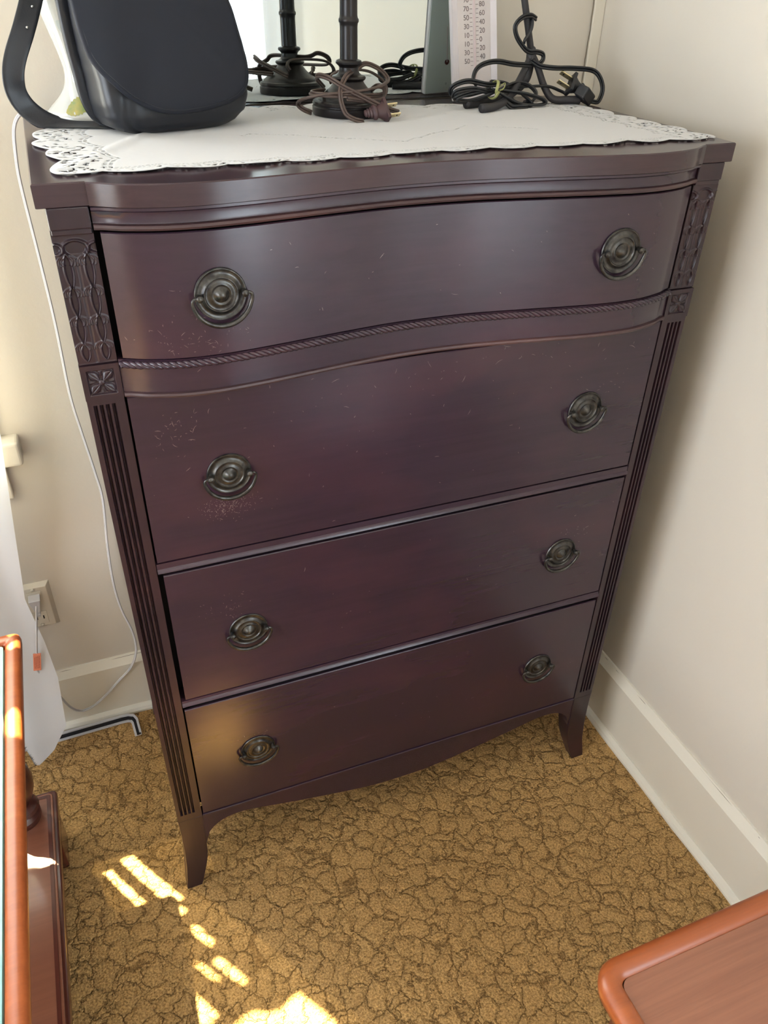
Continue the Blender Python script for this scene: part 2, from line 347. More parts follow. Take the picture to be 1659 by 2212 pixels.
def window(name, w, y_in, sgn, place=None):
    """casing, stool, apron, sashes; y_in = wall face, sgn = direction into the room"""
    e = bpy.data.objects.new(name, None); COL.objects.link(e); e.location = ((w[0] + w[1]) / 2, y_in, w[2]); struct(e)
    t = 0.062
    def yb(a, b): return (min(y_in + sgn * a, y_in + sgn * b), max(y_in + sgn * a, y_in + sgn * b))
    a, b = yb(0, 0.018)
    G().box(w[0] - t, w[0], a, b, w[2], w[3] + t).build('casing', TRIMP, e, bevel=0.003)
    G().box(w[1], w[1] + t, a, b, w[2], w[3] + t).build('casing', TRIMP, e, bevel=0.003)
    G().box(w[0], w[1], a, b, w[3], w[3] + t).build('casing', TRIMP, e, bevel=0.003)
    a, b = yb(-0.02, 0.040)
    G().box(w[0] - 0.095, w[1] + 0.098, a, b, w[2] - 0.052, w[2] - 0.002).build('stool', TRIMP, e, bevel=0.006, seg=3)
    a, b = yb(0, 0.016)
    G().box(w[0] - t, w[1] + t, a, b, w[2] - 0.135, w[2] - 0.052).build('apron', TRIMP, e, bevel=0.003)
    a, b = yb(-0.075, -0.045)
    for z0, z1 in ((w[2], w[3]),):
        g = G(); s = 0.045
        g.box(w[0], w[0] + s, a, b, z0, z1).box(w[1] - s, w[1], a, b, z0, z1).box(w[0] + s, w[1] - s, a, b, z0, z0 + s).box(w[0] + s, w[1] - s, a, b, z1 - s, z1)
        g.build('sash', TRIMP, e, bevel=0.002)
    if place is None: settle(e)
    else:
        inv = Matrix.Translation(-Vector(e.location))
        for c in e.children: c.matrix_parent_inverse = Matrix.Identity(4)
        e.location = place[0]; e.rotation_euler = (0, 0, place[1])
    return e
window('window_1', W1, YB, -1)
window('window_2', W2, 0.0, 1, ((XR, 0, 0), math.pi / 2))
window('window_3', (-W3[1], -W3[0], W3[2], W3[3]), 0.0, 1, ((XL, 0, 0), -math.pi / 2))
def baseboard(name, along, a0, a1, face, sgn, h):
    """board, bevelled cap with a caulk crack, shoe moulding; one structure with parts"""
    e = bpy.data.objects.new(name, None); COL.objects.link(e); struct(e)
    prof_b = [(0, 0), (0.016, 0), (0.016, h - 0.026), (0.0, h - 0.026)]
    prof_c = [(0, h - 0.026), (0.017, h - 0.026), (0.017, h - 0.020), (0.004, h), (0, h)]
    prof_s = [(0, 0), (0.030, 0), (0.030, 0.006), (0.026, 0.013), (0.018, 0.018), (0.0, 0.019)]
    def ext(prof, name, m):
        n = len(prof); segs = 60 if name == 'shoe_moulding' else 1
        v = []; f = []
        for i in range(segs + 1):
            c = a0 + (a1 - a0) * i / segs
            wob = 0.0012 * math.sin(i * 1.7) + 0.001 * math.sin(i * 0.63 + 1) if segs > 1 else 0
            for (d, z) in prof:
                dd = d + (wob if d > 0.01 else 0)
                v.append((face + sgn * dd, c, z) if along == 'y' else (c, face + sgn * dd, z))
        for i in range(segs):
            for k in range(n): f.append((i * n + k, i * n + (k + 1) % n, (i + 1) * n + (k + 1) % n, (i + 1) * n + k))
        f.append(tuple(range(n))); f.append(tuple(segs * n + k for k in range(n)))
        return G().add(v, f).build(name, m, e)
    ext(prof_b, 'board', TRIMP); ext(prof_c, 'cap_moulding', TRIMP); ext(prof_s, 'shoe_moulding', TRIMP)
    # caulk crack above the cap
    rnd = random.Random(3); pts = []; c = a0
    while c < a1 - 0.02:
        z = h - 0.004 + rnd.uniform(-0.0012, 0.0012); d = 0.0055
        pts.append((face + sgn * d, c, z) if along == 'y' else (c, face + sgn * d, z)); c += rnd.uniform(0.012, 0.03)
    G().tube(pts, 0.0007, 5, 0).build('caulk_crack', CAULK, e)
    return e
baseboard('baseboard_right', 'y', YF, YB - 0.016, XR, -1, 0.192)
baseboard('baseboard_back', 'x', XL, XR - 0.016, YB, -1, 0.177)
G().box(XL, XL + 0.016, YF + 0.016, YB - 0.032, 0, 0.18).build('baseboard_left', TRIMP, bevel=0.003)['kind'] = 'structure'
# corner strip with a crack where it meets the back wall
e = bpy.data.objects.new('trim_1', None); COL.objects.link(e); struct(e)
G().box(XR - 0.024, XR, YB - 0.006, YB, 0.178, ZC).build('corner_strip', TRIMP, e, bevel=0.002)
pts = []; z = 0.9; rnd = random.Random(5)
while z < ZC: pts.append((XR - 0.0255 + rnd.uniform(-0.0012, 0.0012), YB - 0.0035, z)); z += rnd.uniform(0.008, 0.022)
G().tube(pts, 0.0009, 5, 0).build('caulk_crack', CAULK, e)

# outlet behind the curtain edge
e = thing('outlet_plate', 'ivory painted outlet plate low on the wall beside the sheer curtain', 'outlet', (-0.657, YB, 0.318))
PX0, PX1, PZ0, PZ1, PY = -0.692, -0.622, 0.318, 0.442, YB - 0.011
v = [(PX0, YB, PZ0), (PX1, YB, PZ0), (PX1, YB, PZ1), (PX0, YB, PZ1), (PX0 + .008, PY, PZ0 + .008), (PX1 - .008, PY, PZ0 + .008), (PX1 - .008, PY, PZ1 - .008), (PX0 + .008, PY, PZ1 - .008)]
G().add(v, [(0, 1, 5, 4), (1, 2, 6, 5), (2, 3, 7, 6), (3, 0, 4, 7), (4, 5, 6, 7), (0, 3, 2, 1)]).build('cover', IVORY, e, bevel=0.001)
for zc in (0.352, 0.408):
    s = G().box(-0.672, -0.642, PY - 0.0015, PY, zc - 0.017, zc + 0.017).build('socket', IVORY, e, bevel=0.004)
    G().box(-0.6515, -0.649, PY - 0.0019, PY - 0.0014, zc - 0.004, zc + 0.005).box(-0.665, -0.6625, PY - 0.0019, PY - 0.0014, zc - 0.004, zc + 0.005).build('slot', GAPM, s)
for zc in (0.331, 0.380, 0.430): G().lathe([(0.0038, 0), (0.0036, 0.0015), (0.001, 0.002)], (-0.657, PY, zc), 12, 'Y').build('screw', IVORY, e, True)
settle(e)

# ------------------------------------------------------------------ chest of drawers
H = 1.348
CH = thing('chest_of_drawers', 'tall dark mahogany chest of drawers with serpentine top drawer standing in the corner', 'chest of drawers', (0, 0.24, 0))
STAB = [(-0.470, -0.001), (-0.414, 0.0), (-0.385, -0.013), (-0.345, -0.024), (-0.30, -0.0275), (-0.25, -0.024), (-0.19, -0.016), (-0.12, -0.006), (-0.06, 0.001), (0, 0.003)]
def catf(tab, x):
    xs = [a for a, _ in tab]
    for i in range(len(tab) - 1):
        if x <= xs[i + 1] or i == len(tab) - 2:
            x0, x1 = xs[i], xs[i + 1]; y0, y1 = tab[i][1], tab[i + 1][1]
            m0 = (y1 - tab[i - 1][1]) / (x1 - xs[i - 1]) if i > 0 else (y1 - y0) / (x1 - x0)
            m1 = (tab[i + 2][1] - y0) / (xs[i + 2] - x0) if i + 2 < len(tab) else 0
            h = x1 - x0; t = max(0, min(1, (x - x0) / h))
            return (2 * t**3 - 3 * t**2 + 1) * y0 + (t**3 - 2 * t**2 + t) * h * m0 + (-2 * t**3 + 3 * t**2) * y1 + (t**3 - t**2) * h * m1
def S(x): return catf(STAB, -abs(x))
def swept(x0, x1, prof, n=96, extra=0.0, back=None):
    """profile of (dy,z) swept along the serpentine line; closed to y=back"""
    v = []; f = []; k = len(prof)
    for i in range(n + 1):
        x = x0 + (x1 - x0) * i / n; s = S(x) + extra
        for (dy, z) in prof:
            v.append((x, (s + dy) if dy < 0.05 else dy, z))
    for i in range(n):
        for j in range(k): f.append((i * k + j, (i + 1) * k + j, (i + 1) * k + (j + 1) % k, i * k + (j + 1) % k))
    f.append(tuple(range(k))); f.append(tuple(n * k + j for j in range(k - 1, -1, -1)))
    return G().add(v, f)
# top slab: serpentine between straight corner blocks
n = 120; v = []; f = []
def slabY(x):
    a = abs(x)
    if a > 0.4150: return -0.004
    return S(x) - 0.0115 + 0.004 * max(0, (a - 0.38) / 0.035)
xs = [-0.47, -0.4152] + [-0.415 + 0.83 * i / n for i in range(n + 1)] + [0.4152, 0.47]
front = [(x, slabY(x)) for x in xs]
ring = front + [(0.47, 0.490), (-0.47, 0.490)]
bv = 0.0014
lv = [(bv, H - 0.0255), (0, H - 0.0245), (0, H - bv), (bv, H)]
for (ins, z) in lv:
    for (x, y) in ring:
        sx = -1 if x > 0.4699 else (1 if x < -0.4699 else 0)
        sy = 1 if y < 0.4 else -1
        v.append((x + sx * ins, y + sy * ins, z))
k = len(ring)
for j in range(3):
    for i in range(k): f.append((j * k + i, j * k + (i + 1) % k, (j + 1) * k + (i + 1) % k, (j + 1) * k + i))
f.append(tuple(3 * k + i for i in range(k))); f.append(tuple(range(k - 1, -1, -1)))
G().add(v, f).build('top', MAHOG_TOP, CH, autos=True)
# carcase
G().box(-0.461, -0.445, 0.030, 0.485, 0.16, 1.3225).build('side_panel', MAHOG_V, CH)
G().box(0.445, 0.461, 0.030, 0.485, 0.16, 1.3225).build('side_panel', MAHOG_V, CH)
G().box(-0.445, 0.445, 0.475, 0.485, 0.16, 1.3225).build('back_panel', MAHOG_V, CH)
G().box(-0.4445, 0.4445, 0.030, 0.470, 0.205, 0.215).box(-0.4445, 0.4445, 0.03, 0.47, 0.50, 0.51).box(-0.4445, 0.4445, 0.03, 0.47, 0.79, 0.80).box(-0.4445, 0.4445, 0.03, 0.47, 1.09, 1.10).box(-0.4445, 0.4445, 0.045, 0.05, 0.215, 1.32).build('dust_boards', GAPM, CH)
# frieze mouldings under the top
swept(-0.4145, 0.4145, [(-0.002, 1.3225), (-0.006, 1.3215), (-0.006, 1.3185), (-0.002, 1.3175), (-0.0005, 1.316), (0.0008, 1.306), (-0.0005, 1.3035), (0.03, 1.3035), (0.03, 1.3225)]).build('frieze', MAHOG, CH, autos=True)
swept(-0.4145, 0.4145, [(0.0, 1.3032), (-0.0045, 1.3022), (-0.0062, 1.2995), (-0.0045, 1.2970), (0.0, 1.2960), (0.03, 1.2960), (0.03, 1.3032)]).build('bead_moulding', WORN, CH, autos=True)
# rail below the top drawer + rope + worn bead
swept(-0.4145, 0.4145, [(0.0, 1.1410), (0.0, 1.0975), (0.03, 1.0975), (0.03, 1.1410)]).build('serpentine_rail', MAHOG, CH, autos=True)
swept(-0.4145, 0.4145, [(0.0, 1.0975), (-0.0035, 1.0965), (-0.0048, 1.0940), (-0.0035, 1.0915), (0.0, 1.0905), (0.03, 1.0905), (0.03, 1.0975)]).build('bead_moulding', WORN, CH, autos=True)
# rope: three twisted strands
def rope():
    g = G(); n = 1500; R_, r_, pitch = 0.0022, 0.0030, 0.0250
    path = []; x = -0.4135; L = 0.0; step = 0.827 / n
    for i in range(n + 1):
        X = -0.4135 + i * step; Y = S(X) - 0.0030
        if i: L += math.hypot(step, Y - path[-1][1])
        path.append((X, Y, L))
    for k in range(3):
        pts = []
        for (X, Y, L) in path:
            a = 2 * math.pi * (L / pitch + k / 3)
            pts.append((X, Y + R_ * math.cos(a), 1.1355 + R_ * math.sin(a)))
        g.tube(pts, r_, 6, 0)
    return g
rope().build('rope_moulding', MAHOG, CH, smooth=True, fix=False)
# flat rails and apron
def flatrail(z0, z1, name='rail'):
    prof = [(0.004, z0), (-0.002, z0 + 0.001), (-0.0045, z0 + 0.004), (-0.003, z0 + 0.007), (0.0, z0 + 0.009), (0.001, z1), (0.03, z1), (0.03, z0)]
    v = []; f = []; k = len(prof)
    for x in (-0.4145, 0.4145):
        for (y, z) in prof: v.append((x, y, z))
    for j in range(k): f.append((j, (j + 1) % k, (j + 1) % k + k, j + k))
    f.append(tuple(range(k))); f.append(tuple(range(2 * k - 1, k - 1, -1)))
    return G().add(v, f).build(name, MAHOG, CH, autos=True)
flatrail(0.7985, 0.8165); flatrail(0.5085, 0.5215)
APT = [(-0.417, 0.112), (-0.410, 0.140), (-0.398, 0.158), (-0.374, 0.174), (-0.334, 0.178), (-0.253, 0.161), (-0.169, 0.144), (-0.064, 0.127), (0, 0.125)]
def ap(x): return catf(APT, -abs(x))
xs = [-0.4165 + 0.833 * i / 90 for i in range(91)]
poly = [(x, ap(x)) for x in xs] + [(0.4165, 0.2035), (-0.4165, 0.2035)]
G().prism(poly, 0.001, 0.022).build('apron', MAHOG, CH, autos=True)
G().box(-0.4145, 0.4145, -0.0025, 0.02, 0.2035, 0.2085).build('bead_moulding', MAHOG, CH, bevel=0.0015)

# drawers
def drawer_front(z0, z1, x0, x1, serp):
    n = 100 if serp else 2; v = []; f = []; b = 0.0012; t = 0.004
    prof = [(b, z0), (0, z0 + b), (0, z1 - b), (b, z1), (t, z1), (t, z0)]
    for i in range(n + 1):
        x = x0 + (x1 - x0) * i / n; s = S(x) if serp else 0.0
        for (dy, z) in prof: v.append((x, s + dy + 0.0, z))
    k = len(prof)
    for i in range(n):
        for j in range(k): f.append((i * k + j, (i + 1) * k + j, (i + 1) * k + (j + 1) % k, i * k + (j + 1) % k))
    f.append(tuple(range(k))); f.append(tuple(n * k + j for j in range(k - 1, -1, -1)))
    return G().add(v, f)
PLATE = [(0.0, 0.0), (0.0318, 0.0), (0.0320, 0.0012), (0.0312, 0.0026), (0.0300, 0.0026), (0.0288, 0.0016), (0.0262, 0.0012), (0.0240, 0.0018), (0.0222, 0.0036), (0.0210, 0.0046), (0.0200, 0.0046),
         (0.0190, 0.0034), (0.0174, 0.0030), (0.0150, 0.0034), (0.0134, 0.0044), (0.0122, 0.0046), (0.0112, 0.0040), (0.0098, 0.0038), (0.0088, 0.0044), (0.0078, 0.0052), (0.0070, 0.0056), (0.0050, 0.0082), (0.0026, 0.0098), (0.0006, 0.0102)]
def pull(parent, x, y, z, ang, tilt=0.0):
    """round stamped backplate and a bail hanging from two ball posts"""
    R = Matrix.Rotation(ang, 3, 'Z') @ Matrix.Rotation(tilt, 3, 'Y')
    def W(p): q = R @ Vector(p); return (q.x + x, q.y + y, q.z + z)
    g = G().lathe(PLATE, (0, 0, 0), 56, 'Y')
    for s in (-1, 1):
        g.lathe([(0.0030, 0.0015), (0.0030, 0.006), (0.0042, 0.0075), (0.0048, 0.0100), (0.0042, 0.0125), (0.0022, 0.0142), (0.0005, 0.0146)], (s * 0.0275, 0, 0.0005), 14, 'Y')
    g.v = [W(p) for p in g.v]; g.build('backplate', BRASS, parent, autos=True)
    pts = [(-0.0265, -0.0095, 0.0), (-0.0325, -0.0098, 0.0012), (-0.0358, -0.0094, -0.0015)]
    for i in range(0, 13):
        a = math.pi + math.pi * i / 12
        pts.append((0.0362 * math.cos(a), -0.0082 - 0.001 * math.sin(a), 0.0355 * math.sin(a) - 0.002))
    pts += [(0.0358, -0.0094, -0.0015), (0.0325, -0.0098, 0.0012), (0.0265, -0.0095, 0.0)]
    pts[3] = (-0.0362, -0.0086, -0.006); pts[15] = (0.0362, -0.0086, -0.006)
    g = G().tube(pts, 0.0021, 8, 4, taper=lambda t: 0.75 + 0.75 * math.sin(math.pi * t))
    g.v = [W(p) for p in g.v]; g.build('bail_handle', BRASS, parent, smooth=True)
def scratches(parent, clusters, serp, seed):
    rnd = random.Random(seed); g = G()
    for (cx, cz, sx, sz, num, lmax) in clusters:
        for _ in range(num):
            x = rnd.gauss(cx, sx); z = rnd.gauss(cz, sz); x = max(-0.40, min(0.40, x))
            if abs(z - cz) > 0.11: continue
            a = rnd.uniform(0, math.pi); L = rnd.uniform(0.0008, lmax) if rnd.random() < 0.8 else rnd.uniform(lmax, lmax * 2.5); bend = rnd.uniform(-1.2, 1.2); w = rnd.uniform(0.00012, 0.00032)
            pts = []; N = 5; px, pz, aa = x, z, a
            for i in range(N): pts.append((px, pz)); px += math.cos(aa) * L / N; pz += math.sin(aa) * L / N; aa += bend / N
            v = []
            for i, (qx, qz) in enumerate(pts):
                nx, nz = -math.sin(a + bend * i / N), math.cos(a + bend * i / N); ww = w * (1 - abs(2 * i / (N - 1) - 1) * 0.7)
                for sg in (-1, 1):
                    X = qx + sg * nx * ww; v.append((X, (S(X) if serp else 0) - 0.00015, qz + sg * nz * ww))
            g.add(v, [(2 * i, 2 * i + 1, 2 * i + 3, 2 * i + 2) for i in range(N - 1)])
    o = g.build('scratches', SCR, parent, fix=False); o['kind'] = 'stuff'
DR = [(1.1415, 1.2935, True, 1.2185, (-0.286, 0.286)), (0.8190, 1.0885, False, 0.9510, (-0.2945, 0.2965)), (0.5240, 0.7930, False, 0.6500, (-0.2905, 0.302)), (0.2100, 0.4990, False, 0.3520, (-0.2965, 0.2975))]
CL = [[(-0.32, 1.165, 0.03, 0.018, 70, 0.004), (0.0, 1.22, 0.22, 0.04, 26, 0.006), (0.33, 1.20, 0.03, 0.03, 14, 0.006)],
      [(-0.30, 0.895, 0.02, 0.010, 230, 0.003), (-0.36, 1.03, 0.02, 0.02, 40, 0.006), (0.05, 1.05, 0.18, 0.022, 60, 0.007), (0.0, 0.94, 0.2, 0.05, 34, 0.005), (0.32, 0.99, 0.03, 0.02, 20, 0.004)],
      [(-0.32, 0.70, 0.02, 0.02, 40, 0.003), (0.33, 0.68, 0.015, 0.02, 26, 0.004), (0.0, 0.66, 0.22, 0.06, 26, 0.005)],
      [(-0.30, 0.385, 0.02, 0.006, 16, 0.003), (0.0, 0.36, 0.22, 0.06, 18, 0.005)]]
for i, (z0, z1, serp, kz, ks) in enumerate(DR):
    gapL, gapR = ((0.4085, 0.4105), (0.4125, 0.4125), (0.4075, 0.4125), (0.4125, 0.4125))[i]
    d = drawer_front(z0, z1, -gapL, gapR, serp).build('drawer', MAHOG, CH, autos=True)
    for x in ks:
        if serp: ang = math.atan((S(x + 0.02) - S(x - 0.02)) / 0.04); y = S(x)
        else: ang = 0.0; y = 0.0
        pull(d, x, y - 0.0002, kz, ang, random.uniform(-0.04, 0.04))
    scratches(d, CL[i], serp, 11 + i)
    # near-black box behind the front, the gap's shade put into its colour
    G().box(-gapL + 0.01, gapR - 0.01, 0.0041 if not serp else 0.006, 0.0205, z0 + 0.004, z1 - 0.004).build('drawer_gap_shade', GAPM, d)

# posts: cap block, carved husk panel, rosette block, fluted pilaster, splayed foot
def husk(u, v):
    """carved relief, u across 0..1 (0.046 m), v up 0..1 (0.155 m); returns height"""
    X = (u - 0.5) * 0.046; Z = v * 0.152; h = 0.0
    e = min(u, 1 - u) * 0.046
    if Z < 0.126: h -= 0.0010 * max(0, 1 - abs(X) / 0.0022)       # centre seam
    for cx in (-0.0115, 0.0115):
        for (cz, hl) in ((0.112, 0.020), (0.077, 0.018), (0.043, 0.017), (0.014, 0.011)):
            dx = (X - cx); dz = (Z - cz) / hl
            if abs(dz) < 1.25:
                w = 0.0036 * max(0.0, 1 - abs(dz) ** 2.2) + 0.0003
                q = abs(dx) / w
                if abs(dz) < 1:
                    if q < 1: h -= 0.0036 * (1 - q * q) * (0.4 + 0.6 * (1 - dz * dz))
                    rim = abs(abs(dx) - w * 1.25)
                    h += 0.0013 * max(0, 1 - rim / 0.0016)
            # feathered leaves arching above each husk
            for s in (0.0, 0.0045, 0.0088):
                rr = math.hypot(dx * 0.85, Z - (cz + hl * 0.55 - s * 0.3)); R0 = 0.0052 + s * 0.55
                if Z > cz + hl * 0.30: h += 0.0011 * max(0, 1 - abs(rr - R0) / 0.0012)
    # two arches at the top
    for cx, r in ((0.0, 0.0125), (-0.0235, 0.0085), (0.0235, 0.0085)):
        rr = math.hypot((X - cx) * 0.9, (Z - 0.137) * 1.35)
        if Z > 0.131:
            h += 0.0030 * max(0, 1 - abs(rr - r) / 0.0030)
            if rr < r - 0.002: h -= 0.0008
    edge = max(0, 1 - min(e, min(Z, 0.152 - Z)) / 0.0012)
    return h * (1 - edge) - 0.0006 + edge * 0.0002
def rosette(u, v):
    X = (u - 0.5) * 0.046; Z = (v - 0.5) * 0.046; m = max(abs(X), abs(Z))
    if m > 0.0165: return 0.0
    if m > 0.0150: return -0.0026 * (0.0165 - m) / 0.0015
    r = math.hypot(X, Z); a = math.atan2(Z, X); h = -0.0028
    a4 = abs(((a + math.pi / 4) % (math.pi / 2)) - math.pi / 4) if False else abs(((a) % (math.pi / 2)) - math.pi / 4)
    pet = 0.56 * math.sin(min(1.0, r / 0.019) * math.pi) ** 0.7 if r < 0.019 else 0
    if r < 0.0195 and a4 < pet:
        q = a4 / max(pet, 1e-6); h += 0.0030 * (1 - q ** 3) - 0.0010 * max(0, 1 - q * 5)
    am = abs(((a + math.pi / 4) % (math.pi / 2)) - math.pi / 4)
    if 0.008 < r < 0.0145 and am < 0.17: h += 0.0018 * (1 - am / 0.17)
    if r < 0.0038: h = max(h, -0.001 + 0.0028 * math.sqrt(max(0, 1 - (r / 0.0038) ** 2)))
    return h
for s in (-1, 1):
    xc = s * 0.4382
    P = G().box(xc - 0.0225, xc + 0.0225, 0.0085, 0.032, 0.205, 1.3225).build('post', MAHOG_V, CH)
    G().box(xc - 0.0222, xc + 0.0222, -0.003, 0.009, 1.2985, 1.3223).build('cap_block', MAHOG_V, P, bevel=0.0015)
    G().box(xc - 0.0212, xc + 0.0212, -0.0008, 0.009, 1.2925, 1.2985).build('cap_neck', MAHOG_V, P, bevel=0.001)
    G().box(xc - 0.0226, xc + 0.0226, 0.0030, 0.0088, 1.1375, 1.2930).build('husk_block', MAHOG_V, P)
    hfield(92, 300, lambda u, v: (xc - 0.0226 + 0.0452 * u, 0.0004 - husk(u, v), 1.1395 + 0.153 * v), 'husk_carving', MAHOG_V, P)
    hfield(110, 110, lambda u, v: (xc - 0.0231 + 0.0462 * u, -0.0018 - rosette(u, v), 1.0915 + 0.046 * v), 'rosette_carving', MAHOG_V, P)
    g = G()  # block sides behind rosette surface
    g.box(xc - 0.0231, xc + 0.0231, 0.0015, 0.0090, 1.0915, 1.1375)
    x0, x1, z0, z1, y = xc - 0.0231, xc + 0.0231, 1.0915, 1.1375, -0.0018
    g.add([(x0, y, z0), (x1, y, z0), (x1, y, z1), (x0, y, z1), (x0, .004, z0), (x1, .004, z0), (x1, .004, z1), (x0, .004, z1)], [(0, 1, 5, 4), (2, 3, 7, 6), (3, 0, 4, 7), (1, 2, 6, 5)])
    g.build('rosette_block', MAHOG_V, P)
    # fluting: four grooves with rounded stops
    def fl(u, v):
        X = (u - 0.5) * 0.0452; Z = 0.205 + (1.0910 - 0.205) * v; h = 0.0
        inner = X * (-s)
        for k in range(4):
            c = (k - 1.5) * 0.0074 + s * 0.0026
            zt = 1.083; zb = 0.222 + 0.0
            q = abs(X - c) / 0.0023
            end = 1.0
            if Z > zt: end = 0
            if Z < zb: end = 0
            if q < 1: h = -0.0065 * math.sqrt(1 - q * q) * end
        return h
    vs_ = sorted(set([0, 1] + [((z - 0.205) / 0.886) for z in (0.2215, 0.2225, 0.4, 0.6, 0.8, 1.0, 1.0825, 1.0835)]))
    nu = 110; vv = []; ff = []
    for b_ in vs_:
        for i in range(nu + 1):
            u = i / nu; vv.append((xc - 0.0226 + 0.0452 * u, -fl(u, b_), 0.205 + 0.886 * b_))
    for j in range(len(vs_) - 1):
        for i in range(nu): ff.append((j * (nu + 1) + i, j * (nu + 1) + i + 1, (j + 1) * (nu + 1) + i + 1, (j + 1) * (nu + 1) + i))
    k0 = len(vv)
    G().add(vv, ff).build('fluting', MAHOG_V, P, fix=False, autos=True)
    G().box(xc - 0.0226, xc - 0.0220, 0.0002, 0.0087, 0.205, 1.091).box(xc + 0.0220, xc + 0.0226, 0.0002, 0.0087, 0.205, 1.091).build('pilaster_edge', MAHOG_V, P)
    # splayed foot
    OUT = [(0.205, 0.4608), (0.15, 0.4602), (0.109, 0.4605), (0.055, 0.4635), (0.02, 0.4680), (0.0, 0.4700)]
    INN = [(0.205, 0.4155), (0.15, 0.4160), (0.105, 0.4168), (0.085, 0.4180), (0.070, 0.4200), (0.05, 0.4245), (0.027, 0.4315), (0.0, 0.4400)]
    FRO = [(0.205, 0.0), (0.12, -0.001), (0.06, -0.004), (0.0, -0.012)]
    BAK = [(0.205, 0.045), (0.12, 0.043), (0.07, 0.034), (0.03, 0.022), (0.0, 0.016)]
    def foot(y_off, flip, name):
        v = []; f = []; N = 14
        for j in range(N + 1):
            z = 0.205 * (1 - j / N)
            a, b = s * lin(INN[::-1], z), s * lin(OUT[::-1], z); c, d = lin(FRO[::-1], z), lin(BAK[::-1], z)
            if flip: c, d = 0.485 - c, 0.485 - d
            v += [(a, c, z), (b, c, z), (b, d, z), (a, d, z)]
        for j in range(N):
            for k in range(4): f.append((j * 4 + k, j * 4 + (k + 1) % 4, (j + 1) * 4 + (k + 1) % 4, (j + 1) * 4 + k))
        f.append((0, 1, 2, 3)); f.append((N * 4, N * 4 + 3, N * 4 + 2, N * 4 + 1))
        G().add(v, f).build(name, MAHOG_V, CH, bevel=0.0012, autos=True)
    foot(0, False, 'foot'); foot(0, True, 'foot')
settle(CH)

